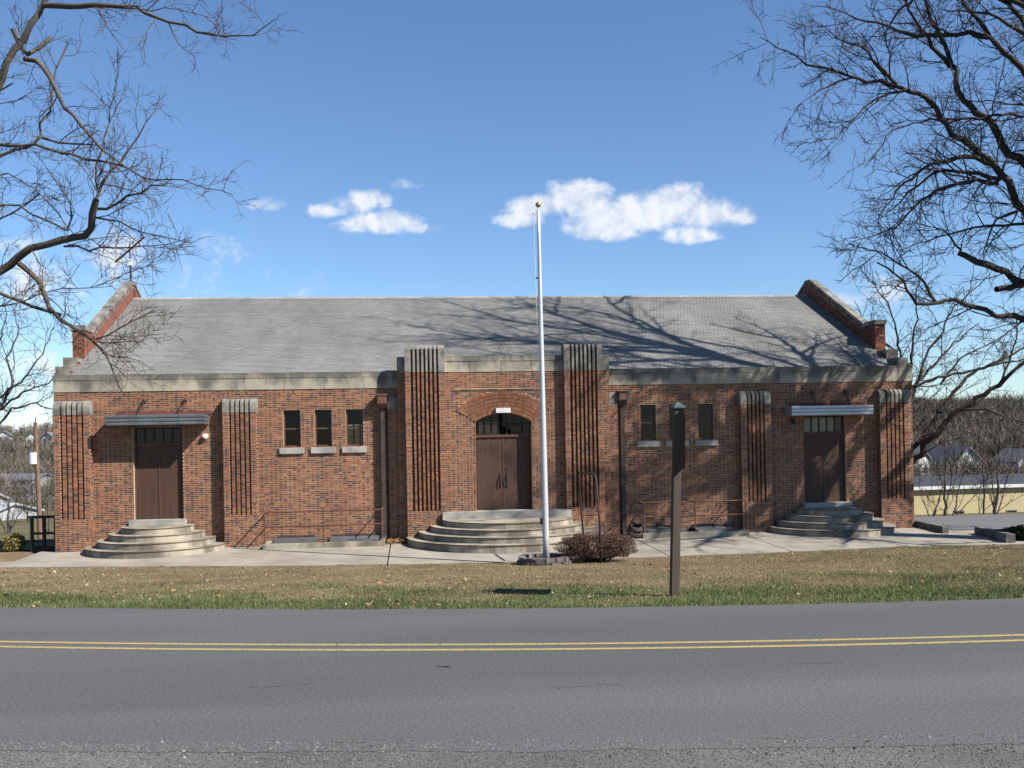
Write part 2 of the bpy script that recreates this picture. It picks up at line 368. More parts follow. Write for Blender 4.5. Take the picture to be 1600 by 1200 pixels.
# ------------------------------------------------------------------ bricks
PAL = np.array([(.30, .116, .052), (.235, .084, .042), (.37, .160, .072), (.275, .104, .056), (.18, .066, .041), (.105, .049, .044), (.07, .038, .038), (.33, .136, .072)]) * np.array([.90, .89, .95])
PW = np.array([.2, .2, .13, .14, .12, .08, .05, .08])
CH, JT = .066, .0138
def brick_rects(Wd, H, bond, holes, skip=None, blen=.1):
    out = []; n = int(H / CH + .5)
    ch = H / max(n, 1)
    for r in range(n):
        v0 = r * ch + JT / 2; v1 = (r + 1) * ch - JT / 2
        if bond == 'stack':
            k = max(1, round(Wd / blen)); w = Wd / k
            segs = [(i * w + JT / 2, (i + 1) * w - JT / 2, 0) for i in range(k)]
        else:
            segs = []; ph = 0 if r % 2 == 0 else .1615
            u = -ph; typ = 0
            while u < Wd:
                l = .2155 if typ == 0 else .1075
                segs.append((u + JT / 2, u + l - JT / 2, typ)); u += l; typ ^= 1
        for a, b, typ in segs:
            a = max(a, 0.002); b = min(b, Wd - .002)
            pieces = [(a, b)]
            for (h0, h1, g0, g1) in holes:
                if v1 - .02 > g0 and v0 + .02 < g1:
                    np_ = []
                    for (p0, p1) in pieces:
                        if p1 <= h0 or p0 >= h1: np_.append((p0, p1)); continue
                        if p0 < h0: np_.append((p0, h0 - .004))
                        if p1 > h1: np_.append((h1 + .004, p1))
                    pieces = np_
            for p0, p1 in pieces:
                if p1 - p0 < .02: continue
                if skip and skip((p0 + p1) / 2, (v0 + v1) / 2): continue
                out.append((p0, p1, v0, v1, typ))
    return out
def lay_bricks(m, org, ud, nd, Wd, H, bond='flemish', holes=(), skip=None, blen=.1, proud=.0035, depth=0., full=False):
    rc = brick_rects(Wd, H, bond, holes, skip, blen)
    if full: rc = [(0., Wd, c, d, e) for a, b, c, d, e in rc]
    if not rc: return
    a = np.array(rc); n = len(a)
    org = np.array(org, float); ud = np.array(ud, float); nd = np.array(nd, float)
    pr = proud + rng.normal(0, .0007, n)
    ci = rng.choice(len(PAL), n, p=PW / PW.sum())
    hd = (a[:, 4] == 1) & (rng.random(n) < .28); ci[hd] = rng.choice([5, 6], hd.sum())
    col = PAL[ci] * rng.normal(1, .10, (n, 1)).clip(.7, 1.3)
    base = len(m.v)
    def pt(u, v, w): return org + u[:, None] * ud + v[:, None] * up + w[:, None] * nd
    z = np.full(n, -depth - .002)
    c8 = np.stack([pt(a[:, 0], a[:, 2], pr), pt(a[:, 1], a[:, 2], pr), pt(a[:, 1], a[:, 3], pr), pt(a[:, 0], a[:, 3], pr),
                   pt(a[:, 0], a[:, 2], z), pt(a[:, 1], a[:, 2], z), pt(a[:, 1], a[:, 3], z), pt(a[:, 0], a[:, 3], z)], 1)
    m.v.extend(c8.reshape(-1, 3).tolist()); m.c.extend(np.repeat(col, 8, 0).tolist())
    fl = [(0, 1, 2, 3), (0, 4, 5, 1), (1, 5, 6, 2), (2, 6, 7, 3), (3, 7, 4, 0)]
    if float(np.dot(np.cross(ud, up), nd)) < 0: fl = [f[::-1] for f in fl]
    m.f.extend([tuple(base + 8 * i + k for k in f) for i in range(n) for f in fl])
def holed(m, x0, x1, z0, z1, y0, y1, holes):
    """a wall slab in the XZ plane with rectangular openings"""
    xs = sorted({x0, x1, *[h[0] for h in holes], *[h[1] for h in holes]})
    for a, b in zip(xs[:-1], xs[1:]):
        if b <= x0 or a >= x1: continue
        hs = sorted([(h[2], h[3]) for h in holes if h[0] < b - 1e-6 and h[1] > a + 1e-6]); z = z0
        for (g0, g1) in hs:
            if g0 > z: m.box(a, b, y0, y1, z, g0)
            z = max(z, g1)
        if z < z1: m.box(a, b, y0, y1, z, z1)

# ------------------------------------------------------------------ the hall
XL, XR = -15.75, 15.5
hall = thing('brick_hall', 'long low brick hall with grey shingle roof and fluted pilasters', 'building', (-.1, 0, .1))
ZP0, ZP1 = 5.635, 6.23
WINL = [(-7.93, -7.33), (-6.83, -6.23), (-5.73, -5.12)]; WINR = [(4.99, 5.59), (6.08, 6.68), (7.17, 7.77)]
WZ = (3.58, 4.90)
DL, DR = (-13.1, -11.42), (11.21, 12.85)
DZ = (1.0, 4.37)
def side_wall(x0, x1, wins, door):
    holes = [(a, b, *WZ) for a, b in wins] + [(door[0], door[1], *DZ)]
    m = MB(); holed(m, x0, x1, -.4, ZP0, 0, .30, holes)
    w = m.build('front_wall', 'mortar', hall)
    b = MB(); lay_bricks(b, (x0, 0, .03), (1, 0, 0), (0, -1, 0), x1 - x0, ZP0 - .03, 'flemish', [(h[0] - x0, h[1] - x0, h[2] - .03, h[3] - .03) for h in holes])
    b.build('brick_facing', 'brick', w, kind='stuff')
side_wall(XL, -3.6, WINL, DL); side_wall(3.5, XR, WINR, DR)
# windows
pane_cols = []
def window(x0, x1, style):
    z0, z1 = WZ; yf = .10
    m = MB(); fw = .055
    m.box(x0, x0 + fw, yf, yf + .07, z0, z1); m.box(x1 - fw, x1, yf, yf + .07, z0, z1)
    m.box(x0 + fw, x1 - fw, yf, yf + .07, z1 - fw, z1); m.box(x0 + fw, x1 - fw, yf, yf + .07, z0, z0 + .06)
    w = m.build('window', 'frame', hall)
    zm = z0 + .65
    MB().box(x0 + fw, x1 - fw, yf + .005, yf + .055, zm - .025, zm + .025).build('meeting_rail', 'frame', w)
    for a, b in ((z0 + .06, zm - .025), (zm + .025, z1 - fw)):
        MB().box(x0 + fw, x1 - fw, yf + .03, yf + .036, a, b).build('pane', GL, w)
    m = MB(); m.prism([(-.075, 3.345), (-.075, 3.545), (.12, 3.575), (.12, 3.345)], 'x', x0 - .14, x1 + .12); m.build('sill', 'threshold', w)
# clear glass: transparent with a little reflection
g = bpy.data.materials.new('clear_pane'); g.use_nodes = True; t = g.node_tree; t.nodes.clear()
o_ = t.nodes.new('ShaderNodeOutputMaterial'); mxs = t.nodes.new('ShaderNodeMixShader'); fr = t.nodes.new('ShaderNodeFresnel'); fr.inputs[0].default_value = 1.3
tr = t.nodes.new('ShaderNodeBsdfTransparent'); tr.inputs[0].default_value = (.5, .49, .48, 1); gs = t.nodes.new('ShaderNodeBsdfGlossy'); gs.inputs['Roughness'].default_value = .03
t.links.new(fr.outputs[0], mxs.inputs[0]); t.links.new(tr.outputs[0], mxs.inputs[1]); t.links.new(gs.outputs[0], mxs.inputs[2]); t.links.new(mxs.outputs[0], o_.inputs[0])
MT['clear'] = g; GL = 'clear'
for i, (a, b) in enumerate(WINL + WINR): window(a, b, i)

# stone parapet in blocks, fascia course + coping course
def stone_course(parent, x0, x1, z0, z1, yf, yb, step, off=0., mat='stone'):
    xs = [x0]; x = x0 + off if off else x0 + step
    while x < x1 - .35: xs.append(x); x += step
    xs.append(x1)
    for a, b in zip(xs[:-1], xs[1:]):
        j = random.uniform(-.004, .004); m = MB(); m.box(a + .006, b - .006, yf + j, yb, z0 + .002, z1 - .004)
        m.build('stone_block', mat, parent)
def parapet(x0, x1, z0, z1, yf, yb):
    zc = z1 - .19
    p = MB().box(x0 + .02, x1 - .02, yf + .03, yb - .02, z0 + .01, z1 - .03).build('parapet', 'mortar', hall)
    stone_course(p, x0, x1, z0, zc, yf, yb, 1.39, .95); stone_course(p, x0, x1, zc + .003, z1, yf - .012, yb, 1.39, 1.62)
parapet(XL - .015, -3.87, ZP0, ZP1, -.02, .33); parapet(3.77, XR + .015, ZP0, ZP1, -.02, .33)

# fluted pilasters with rounded stone caps
def pilaster(x0, x1, yf, yw, zg, zc, zt, ng, gw, mg, gd, R):
    Wd = x1 - x0; rw = (Wd - 2 * mg - ng * gw) / (ng - 1) if ng > 1 else 0
    m = MB(); b = MB()
    i = .004
    if ng:
        m.box(x0 + i, x1 - i, yf + gd, yw, -.4, zc); m.box(x0 + i, x1 - i, yf, yf + gd, -.4, zg)
        m.box(x0 + i, x0 + mg - .011, yf, yf + gd, zg, zc); m.box(x1 - mg + .011, x1 - i, yf, yf + gd, zg, zc)
        lay_bricks(b, (x0, yf, .03), (1, 0, 0), (0, -1, 0), Wd, zg - .03)
        for xa in (x0, x1 - mg): lay_bricks(b, (xa, yf, zg), (1, 0, 0), (0, -1, 0), mg, zc - zg, depth=gd)
        iv = [(x0, x0 + mg, 0)]; x = x0 + mg
        for k in range(ng):
            iv.append((x, x + gw, 1)); x += gw
            if k < ng - 1:
                m.box(x + .003, x + rw - .003, yf + .001, yf + gd, zg, zc)
                lay_bricks(b, (x, yf, zg), (1, 0, 0), (0, -1, 0), rw, zc - zg, 'stack', blen=rw, depth=gd - .01, proud=.004, full=True)
                iv.append((x, x + rw, 0)); x += rw
        iv.append((x, x1, 0))
        for k in range(ng):
            xa = x0 + mg + k * (gw + rw); lay_bricks(b, (xa, yf + gd, zg), (1, 0, 0), (0, -1, 0), gw, zc - zg, 'stack', blen=gw, proud=.003)
    else:
        m.box(x0 + i, x1 - i, yf, yw, -.4, zc); lay_bricks(b, (x0, yf, .03), (1, 0, 0), (0, -1, 0), Wd, zc - .03); iv = [(x0, x1, 0)]
    for xs, nd, ud, ys in ((x0, (-1, 0, 0), (0, -1, 0), yw), (x1, (1, 0, 0), (0, 1, 0), yf)):
        lay_bricks(b, (xs, ys, .03), ud, nd, yw - yf - .004, zc - .03, proud=.004)
    p = m.build('pilaster', 'mortar', hall); b.build('brick_facing', 'brick', p, kind='stuff')
    c = MB()
    for xa, xb, gr in iv:
        y = yf - .012 + (gd if gr else 0); r = R - (gd * .5 if gr else 0); zz = zt - (gd * .55 if gr else 0)
        prof = [(y, zc + .002), (y, zz - r)] + [(y + r - r * math.cos(a), zz - r + r * math.sin(a)) for a in np.linspace(.2, math.pi / 2, 7)] + [(yw, zz), (yw, zc + .002)]
        e = .0015; c.prism(prof, 'x', xa + (e if gr else 0), xb - (e if gr else 0))
    c.build('pilaster_cap', 'capstone', p)
    return p
for (a, b) in ((-15.68, -14.45), (-9.98, -8.80), (8.70, 9.84), (14.06, 15.24)):
    pilaster(a, b, -.31, 0, 1.22, 4.83, 5.33, 5, .056, .235, .15, .24)
pilaster(-3.60, -2.20, -.65, .0, 1.22, 6.15, 7.10, 7, .072, .215, .20, .14)
pilaster(2.09, 3.50, -.65, .0, 1.22, 6.15, 7.10, 7, .072, .215, .20, .14)
pilaster(-4.22, -3.88, -.25, 0, 1.2, 4.85, 5.38, 0, 0, 0, 0, .26)
pilaster(3.78, 4.10, -.25, 0, 1.2, 4.85, 5.38, 0, 0, 0, 0, .26)

# projecting entrance bay
zs = 6.15
bw = MB()
for (x0, x1) in ((-3.87, -3.606), (3.506, 3.77)): bw.box(x0, x1, -.38, .3, -.4, zs)
AX, AR, AZ = -.11, 1.82, 2.845          # arch centre x, inner radius, centre height
AW = 1.01; ASP = AZ + math.sqrt(AR ** 2 - AW ** 2)
YB = -.43
bw.box(-2.2, AX - AW, YB, .15, -.4, zs); bw.box(AX + AW, 2.09, YB, .15, -.4, zs)
N_ = 16
for i in range(N_):
    a0 = AX - AW + 2 * AW * i / N_; a1 = AX - AW + 2 * AW * (i + 1) / N_
    f_ = lambda x: AZ + math.sqrt(AR ** 2 - (x - AX) ** 2)
    bw.prism([(a0, f_(a0)), (a1, f_(a1)), (a1, zs), (a0, zs)], 'y', YB, .15)
bay = bw.build('entrance_bay_wall', 'mortar', hall)
bb = MB()
lay_bricks(bb, (-3.87, -.38, .03), (1, 0, 0), (0, -1, 0), .264, zs - .03); lay_bricks(bb, (3.506, -.38, .03), (1, 0, 0), (0, -1, 0), .264, zs - .03)
lay_bricks(bb, (-3.87, .0, .03), (0, -1, 0), (-1, 0, 0), .38, zs - .03); lay_bricks(bb, (3.77, -.38, .03), (0, 1, 0), (1, 0, 0), .38, zs - .03)
TH0, TH1 = math.radians(33.7), math.radians(41.8); RO = AR + .79
def in_ring(x, z):
    dx, dz = x - AX, z - AZ; r = math.hypot(dx, dz); th = abs(math.atan2(dx, dz))
    return r < RO and th < TH0 + (TH1 - TH0) * max(0, (r - AR)) / .79
px0 = -1.82 + 2.2; px1 = AX - AW + 2.2; qx0 = AX + AW + 2.2; qx1 = 1.68 + 2.2
zst = 4.82
lay_bricks(bb, (-2.2, YB, 1.15), (1, 0, 0), (0, -1, 0), 4.29, zs - 1.15, 'flemish', [(px0, qx1, -1, zst - 1.15), (px0 + .02, qx1 - .02, 5.46 - 1.15, 5.53 - 1.15)], lambda u, v: in_ring(u - 2.2, v + 1.15))
for (a, b) in ((px0, px1), (qx0, qx1)):
    lay_bricks(bb, (-2.2 + a, YB, 1.15), (1, 0, 0), (0, -1, 0), b - a, zst - 1.15, 'stack', (), lambda u, v, a=a: in_ring(u - 2.2 + a, v + 1.15), blen=.118, proud=.004)
bb.build('brick_facing', 'brick', bay, kind='stuff')
m = MB(); lay_bricks(m, (-2.2 + px0, YB - .03, 5.475), (1, 0, 0), (0, -1, 0), qx1 - px0, .06, 'flemish', depth=.035, proud=.006); m.build('projecting_brick_course', 'brick', bay)
ab = MB()
for k in range(6):
    r0 = AR + k * .1317 + .012; r1 = AR + (k + 1) * .1317 - .010; rm = (r0 + r1) / 2
    tm = TH0 + (TH1 - TH0) * (rm - AR) / .79; n = int(2 * tm * rm / .0665)
    for i in range(n):
        t0 = -tm + 2 * tm * i / n + .009 / rm; t1 = -tm + 2 * tm * (i + 1) / n - .009 / rm
        col = tuple(PAL[rng.choice([0, 2, 3, 7, 2])] * rng.normal(1.08, .14))
        ab.prism([(AX + r * math.sin(t), AZ + r * math.cos(t)) for r, t in ((r0, t0), (r0, t1), (r1, t1), (r1, t0))][::-1], 'y', YB - .03 + rng.normal(0, .003), YB + .02, col)
ab.build('arch_brick_rings', 'brick', bay, kind='stuff')
p = MB().box(-2.18, 2.07, YB + .05, -.12, zs + .01, 6.69).build('parapet', 'mortar', hall)
stone_course(p, -2.2, 2.09, zs, 6.53, YB - .02, -.1, 1.12, .9, 'stonebay'); stone_course(p, -2.2, 2.09, 6.533, 6.72, YB - .032, -.1, 1.12, 1.25, 'stonebay')
for (x0, x1) in ((-3.88, -3.604), (3.504, 3.78)):
    m = MB(); m.prism([(-.40, zs), (-.40, 6.6), (-.32, 6.72), (.3, 6.72), (.3, zs)], 'x', x0, x1); m.build('stone_block', 'capstone', p)

# doors
def leafdoor(x0, x1, y, z0, zt, z1, panes, handles, pm):
    d = MB().box(x0 + .02, x1 - .02, y + .04, y + .09, z0, zt - .06).build('door', 'door', hall)
    xm = (x0 + x1) / 2
    for a, b in ((x0 + .07, xm - .008), (xm + .008, x1 - .07)):
        MB().box(a, b, y, y + .05, z0 + .015, zt - .09).build('door_leaf', 'door', d)
    m = MB(); m.box(x0, x0 + .06, y - .03, y + .1, z0, z1); m.box(x1 - .06, x1, y - .03, y + .1, z0, z1); m.box(x0 + .06, x1 - .06, y - .04, y + .1, zt - .08, zt)
    m.box(xm - .02, xm + .02, y - .02, y, z0 + .02, zt - .1)
    m.build('door_frame', 'frame', d)
    if handles:
        for sx_ in (-1, 1):
            h = MB(); x = xm + sx_ * .09; h.tube([(x, y - .01, z0 + 1.0), (x, y - .07, z0 + 1.03), (x, y - .08, z0 + 1.17), (x, y - .06, z0 + 1.3), (x, y - .01, z0 + 1.36)], .017, 6, True)
            h.box(x - .035, x + .035, y - .02, y, z0 + .95, z0 + 1.42); h.build('door_handle', 'iron', d)
        MB().box(xm + .07, xm + .11, y - .02, y, z0 + 1.62, z0 + 1.68).build('lock_plate', 'iron', d)
    m = MB(); k = len(panes); xs = np.linspace(x0 + .06, x1 - .06, k + 1)
    for i in range(k + 1): m.box(xs[i] - .022, xs[i] + .022, y, y + .06, zt, z1)
    m.box(x0 + .06, x1 - .06, y + .005, y + .055, z1 - .05, z1 - .003)
    tr_ = m.build('transom', 'darkwood', d)
    for i, st in enumerate(panes):
        MB().box(xs[i] + .023, xs[i + 1] - .023, y + .028, y + .034, zt + .004, z1 - .052).build('pane', st, tr_)
    return d
leafdoor(DL[0], DL[1], .14, 1.14, 3.80, DZ[1], ['glass'] * 5, False, 0)
leafdoor(DR[0], DR[1], .14, 1.14, 3.78, DZ[1], ['daylitglass'] * 4 + ['glass'], False, 0)
# main door inside the arch
zt = 3.86
d = leafdoor(AX - AW, AX + AW, -.10, 1.17, zt, zt + .02, [], True, 0) if False else None
y = -.10
d = MB().box(AX - AW + .02, AX + AW - .02, y + .04, y + .09, 1.17, zt - .06).build('door', 'door', hall)
for a, b in ((AX - AW + .05, AX - .01), (AX + .01, AX + AW - .05)): MB().box(a, b, y, y + .05, 1.18, zt - .07).build('door_leaf', 'door', d)
m = MB(); m.box(AX - AW, AX + AW, y - .05, y + .1, zt - .06, zt + .03); m.box(AX - .025, AX + .025, y - .015, y, 1.2, zt - .08); m.build('door_frame', 'frame', d)
for sx_ in (-1, 1):
    x = AX + sx_ * .12; h = MB(); h.tube([(x, y - .01, 2.02), (x, y - .08, 2.06), (x, y - .095, 2.2), (x, y - .07, 2.36), (x, y - .01, 2.42)], .02, 6, True)
    h.box(x - .03, x + .03, y - .02, y, 1.98, 2.5); h.build('door_handle', 'iron', d)
MB().ball((AX + .11, y - .01, 2.66), .035, 8, 6).build('lock', 'iron', d)
m = MB(); xs = np.linspace(AX - AW + .03, AX + AW - .03, 8)
for i in range(8): m.box(xs[i] - (.03 if i % 2 == 0 else .015), xs[i] + (.03 if i % 2 == 0 else .015), y, y + .06, zt + .03, 4.7)
m.box(AX - AW, AX + AW, y + .004, y + .05, 4.26, 4.30)
tr_ = m.build('transom', 'darkwood', d)
for i in range(7):
    for (a, b) in ((zt + .032, 4.258), (4.302, 4.7)): MB().box(xs[i] + .016, xs[i + 1] - .016, y + .022, y + .028, a, b).build('pane', 'clear', tr_)
# soffit of arch recess + reveal bricks are the wall core; exit light over the arch
m = MB(); m.box(AX - .27, AX + .25, YB - .16, YB - .025, 4.67, 4.84); lamp = m.build('wall_light', 'white', hall)

# stairs: half-round steps
def half_round(cx_, cy_, yback, r, z0, z1, parent, name='step'):
    n = 40; arc = [(cx_ - r * math.cos(a), cy_ - r * math.sin(a)) for a in np.linspace(0, math.pi, n)]
    poly = [(cx_ - r, yback)] + arc + [(cx_ + r, yback)]
    poly = [p for i, p in enumerate(poly) if i == 0 or math.dist(p, poly[i - 1]) > 1e-4]
    m = MB(); m.prism(poly, 'z', z0, z1 - .035); o = m.build(name, 'concrete', parent)
    r2 = r + .02; arc = [(cx_ - r2 * math.cos(a), cy_ - r2 * math.sin(a)) for a in np.linspace(0, math.pi, n)]
    poly = [(cx_ - r2, yback + .002)] + arc + [(cx_ + r2, yback + .002)]
    poly = [p for i, p in enumerate(poly) if i == 0 or math.dist(p, poly[i - 1]) > 1e-4]
    m = MB(); m.prism(poly, 'z', z1 - .034, z1); t_ = m.build('tread', 'concrete', parent)
    m = MB(); e = [(cx_ - (r2 + .003) * math.cos(a), cy_ - (r2 + .003) * math.sin(a), z1 - .019) for a in np.linspace(.02, math.pi - .02, n)]
    for i in range(n - 1):
        (xa, ya, _), (xb, yb_, _) = e[i], e[i + 1]
        m.add([(xa, ya, z1 - .032), (xb, yb_, z1 - .032), (xb, yb_, z1 - .008), (xa, ya, z1 - .008)], [(0, 1, 2, 3)])
    m.build('nosing', 'nosing', parent)
def stair(cx_, cy_, yback, rs, zs_, thr):
    s_ = MB(); s_.box(*thr[0]); st = s_.build('stair', 'threshold', hall)
    z0 = -.3
    for r, z in zip(rs, zs_): half_round(cx_, cy_, yback, r, z0, z, st); z0 = z
    return st
stair(-.05, -.66, -.6, [3.57, 3.15, 2.735, 2.32], [.33, .53, .73, .93], [(-2.36, 2.24, -.80, -.09, .80, 1.17)])
stair(-12.26, -.32, .0, [2.32, 1.94, 1.56, 1.17], [.30, .515, .73, .945], [(-13.22, -11.32, -.30, .22, .80, 1.135)])
stair(12.0, -.32, .0, [2.32, 1.94, 1.56, 1.19], [.31, .525, .74, .955], [(11.1, 12.96, -.30, .22, .80, 1.135)])

# canopies over the side doors
def canopy(x0, x1, z0, z1, mat, label):
    c = MB().box(x0 + .03, x1 - .03, -.74, -.03, z0 + .03, z1 - .05).build('canopy', mat, hall, label=label)
    m = MB(); hgt = (z1 - z0) / 3
    for k in range(3):
        a = z0 + k * hgt; pr = [(-.74, a), (-.79 + .0 * k, a + .012), (-.795, a + hgt * .5), (-.79, a + hgt - .02), (-.75, a + hgt - .008)]
        m.prism([*pr, (-.71, a + hgt - .008), (-.71, a)], 'x', x0, x1)
        for xa, xb in ((x0 - .012, x0 + .028), (x1 - .028, x1 + .012)): m.box(xa, xb, -.71, -.04, a + .004, a + hgt - .02)
    fa = m.build('fascia', mat, c)
    for k in range(1, 4):
        x = x0 + (x1 - x0) * k / 4; MB().box(x - .012, x + .012, -.802, -.78, z0 + .02, z1 - .03).build('fascia_seam', mat, c)
    MB().box(x0 + .2, x1 + .1, -.06, -.01, z1 + .0, z1 + .11).build('flashing', 'redflash', c)
    for f_ in (.30, .72):
        xw = x0 + (x1 - x0) * f_ + .12; m = MB(); m.tube([(xw, -.05, z1 + .50), (xw - .02, -.58, z1 - .03)], .02, 6, True); m.ball((xw + .02, -.05, z1 + .5), .07, 8, 6); m.build('hanger_rod', 'iron', c)
canopy(-13.80, -10.50, 4.43, 4.80, 'metalL', 'dark grey metal canopy')
canopy(10.47, 13.58, 4.38, 4.75, 'metalR', 'bright ribbed metal canopy')

# conductor heads with downspouts beside the entrance bay
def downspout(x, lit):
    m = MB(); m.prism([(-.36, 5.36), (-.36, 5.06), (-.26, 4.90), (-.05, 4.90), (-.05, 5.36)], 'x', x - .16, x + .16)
    m.box(x - .19, x + .19, -.39, -.05, 5.36, 5.41); ds = m.build('downspout_head', 'copper' if lit else 'leader', hall)  # lit head is coloured redder copper, the other dark leader metal
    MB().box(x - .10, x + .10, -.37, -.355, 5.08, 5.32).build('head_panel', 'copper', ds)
    m = MB(); m.box(x - .075, x + .075, -.19, -.05, .35, 4.9); m.prism([(-.19, .36), (-.05, .36), (-.05, .2), (-.35, .12), (-.35, .2)], 'x', x - .075, x + .075)
    m.build('downspout_pipe', 'leader', ds)
    for z in (1.6, 3.2, 4.4): MB().box(x - .1, x + .1, -.2, -.04, z, z + .05).build('strap', 'leader', ds)
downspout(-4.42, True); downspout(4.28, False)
# small fixtures on the facade
m = MB(); m.tube([(-10.62, .0, 4.02), (-10.62, -.12, 4.02)], .10, 10, True); m.tube([(-10.62, -.12, 4.02), (-10.62, -.16, 4.02)], .06, 10, True); m.build('bell_fixture', 'white', hall)
m = MB(); m.box(10.72, 10.84, -.1, 0, 4.15, 4.29); m.tube([(10.78, -.08, 4.2), (10.74, -.25, 4.12)], [.04, .08], 8, True); m.build('spotlight', 'iron', hall)

# gable end walls with stepped shoulder and raking coping
RY, RZ = 8.75, 10.12
EA, EZ = .35, 6.20                         # eave of the roof behind the parapet
slope = (RZ - EZ) / (RY - EA)
def gable(x0, x1, inner, label):
    f_ = [(.335, -.4), (.335, 6.40), (1.12, 6.40), (1.12, 6.78), (2.05, 6.78), (2.05, 8.02), (2.9, 8.02), (3.0, 7.98), (RY - .3, 10.70), (RY + .3, 10.70)]
    b_ = [(2 * RY - y_, z_) for y_, z_ in f_[:8]][::-1]
    m = MB(); lo_ = [(y_, z_) for y_, z_ in f_[:7]] + [(3.0, 7.35), (RY - .3, 10.05), (RY + .3, 10.05)]; m.prism(lo_ + [(2 * RY - y_, z_) for y_, z_ in lo_[:8]][::-1], 'x', x0, x1)
    xa, xb = (x1 - .28, x1 - .001) if inner > 0 else (x0 + .001, x0 + .28)
    m.prism([(2.95, 7.2), (2.95, 7.95), (RY - .2, 10.70), (RY + .2, 10.70), (2 * RY - 2.95, 7.95), (2 * RY - 2.95, 7.2)], 'x', xa, xb)
    gw = m.build('gable_wall', 'redbrick' if inner > 0 else 'leader', hall, label=label) if False else m.build('gable_wall', 'redbrick', hall, label=label)
    xi = x0 if inner < 0 else x1
    # stone steps, pier cap and raking coping blocks
    for (ya, yb_, z) in ((.34, 1.16, 6.40), (1.13, 2.06, 6.78)):
        MB().box(x0 - .03, x1 + .03, ya, yb_, z + .002, z + .16).build('coping_stone', 'capstone', gw)
    MB().box(x0 - .03, x1 + .03, .30, .335, 6.22, 6.56).build('coping_stone', 'capstone', gw)
    MB().box(x0 - .03, x1 + .03, 1.09, 1.118, 6.565, 6.94).build('coping_stone', 'capstone', gw)
    MB().box(x0 - .04, x1 + .04, 2.0, 2.95, 8.022, 8.20).build('coping_stone', 'capstone', gw)
    A0 = np.array([2.97, 8.0]); A1 = np.array([RY - .18, 10.745]); nseg = 7
    dr = (A1 - A0) / np.linalg.norm(A1 - A0); nn = np.array([-dr[1], dr[0]])
    for side in (0, 1):
        for k in range(nseg):
            p0 = A0 + (A1 - A0) * k / nseg + dr * .006; p1 = A0 + (A1 - A0) * (k + 1) / nseg - dr * .006
            poly = [p0 + nn * .004, p1 + nn * .004, p1 + nn * .125, p0 + nn * .125]
            if side: poly = [np.array([2 * RY - a[0], a[1]]) for a in poly][::-1]
            MB().prism([tuple(a) for a in poly], 'x', xa - .02, xb + .03).build('coping_stone', 'capstone', gw)
    MB().box(xa - .03, xb + .04, RY - .24, RY + .24, 10.705, 10.85).build('coping_stone', 'capstone', gw)
    # brick facing of the pier front, of the end wall and corbelled dentils under the coping
    b = MB(); lay_bricks(b, (x0, 2.05, 6.95), (1, 0, 0), (0, -1, 0), x1 - x0, 1.06, proud=.006)
    xo = x0 if inner > 0 else x1; nd = (-1, 0, 0) if inner > 0 else (1, 0, 0)
    if inner > 0: lay_bricks(b, (xo, 2.04, .03), (0, -1, 0), nd, 2.02, 6.3)
    else: lay_bricks(b, (xo, .02, .03), (0, 1, 0), nd, 2.02, 6.3)
    xi2 = x1 if inner > 0 else x0; ndi = (1, 0, 0) if inner > 0 else (-1, 0, 0)
    fz = lambda yy: 7.985 + (yy - 2.97) * (A1[1] - A0[1]) / (A1[0] - A0[0])
    lo = lambda yy: EZ + (yy - EA) * slope
    if inner < 0: lay_bricks(b, (xi2, 2.1, 6.3), (0, 1 if inner > 0 else 1, 0), ndi, RY - 2.1, 4.3, 'flemish', (), lambda u, v: (v + 6.3 > (fz(u + 2.1) if u + 2.1 > 2.97 else 8.0)) or (v + 6.3 < lo(u + 2.1) - .1), proud=.006)
    b.build('brick_facing', 'brick', gw, kind='stuff')
    m = MB()
    yy = 3.05
    while yy < RY - .35:
        zz = fz(yy); m.box(xi2 - (.07 if inner < 0 else -.0), xi2 + (.07 if inner > 0 else 0), yy, yy + .10, zz - .11, zz + .0); yy += .22
    m.build('dentil_course', 'capstone', gw, kind='stuff')
gable(XL, XL + .42, 1, 'left gable wall with red inner face'); gable(XR - .42, XR, -1, 'right gable wall')
m = MB(); b = MB()
m.box(XL, XL + .3, 0.3, .335, -.4, 5.6); 
# roof: deck, shingle tabs, ridge caps
rx0, rx1 = XL + .43, XR - .43
m = MB(); m.prism([(EA, EZ - .15), (EA, EZ), (RY, RZ), (2 * RY - EA, EZ), (2 * RY - EA, EZ - .15)], 'x', rx0, rx1)
roof = m.build('roof', 'underlay', hall)
ex = .128; Ls = math.hypot(RY - EA, RZ - EZ); nc = int(Ls / ex)
du = np.array([0, (RY - EA) / Ls, (RZ - EZ) / Ls]); nu_ = np.array([0, -du[2], du[1]])
tabw = .305; V = []; Fc = []; Cc = []
for r in range(nc):
    s0 = r * ex; s1 = min(Ls, s0 + ex + .02)
    x = rx0 - (r * .122 % tabw) - random.uniform(0, .01); cb = rng.normal(1, .035)
    while x < rx1:
        a, b_ = max(x + .008, rx0), min(x + tabw - .008, rx1)
        if b_ - a > .03:
            lift = .022 + rng.normal(0, .0015)
            p = [np.array([xx, EA, EZ]) + du * ss + nu_ * hh for xx, ss, hh in ((a, s0, lift), (b_, s0, lift), (b_, s1, .004), (a, s1, .004), (a, s0, 0), (b_, s0, 0))]
            o = len(V); V.extend(p); Fc.extend([(o, o + 1, o + 2, o + 3), (o + 4, o + 5, o + 1, o), (o + 4, o, o + 3), (o + 1, o + 5, o + 2)])
            c = np.array([.275, .273, .262]) * cb * rng.normal(1, .05); Cc.extend([c] * 6)
        x += tabw
m = MB(); m.v = [tuple(v) for v in V]; m.f = Fc; m.c = Cc
m.build('shingle_courses', 'shingle', roof, kind='stuff')
m = MB(); x = rx0
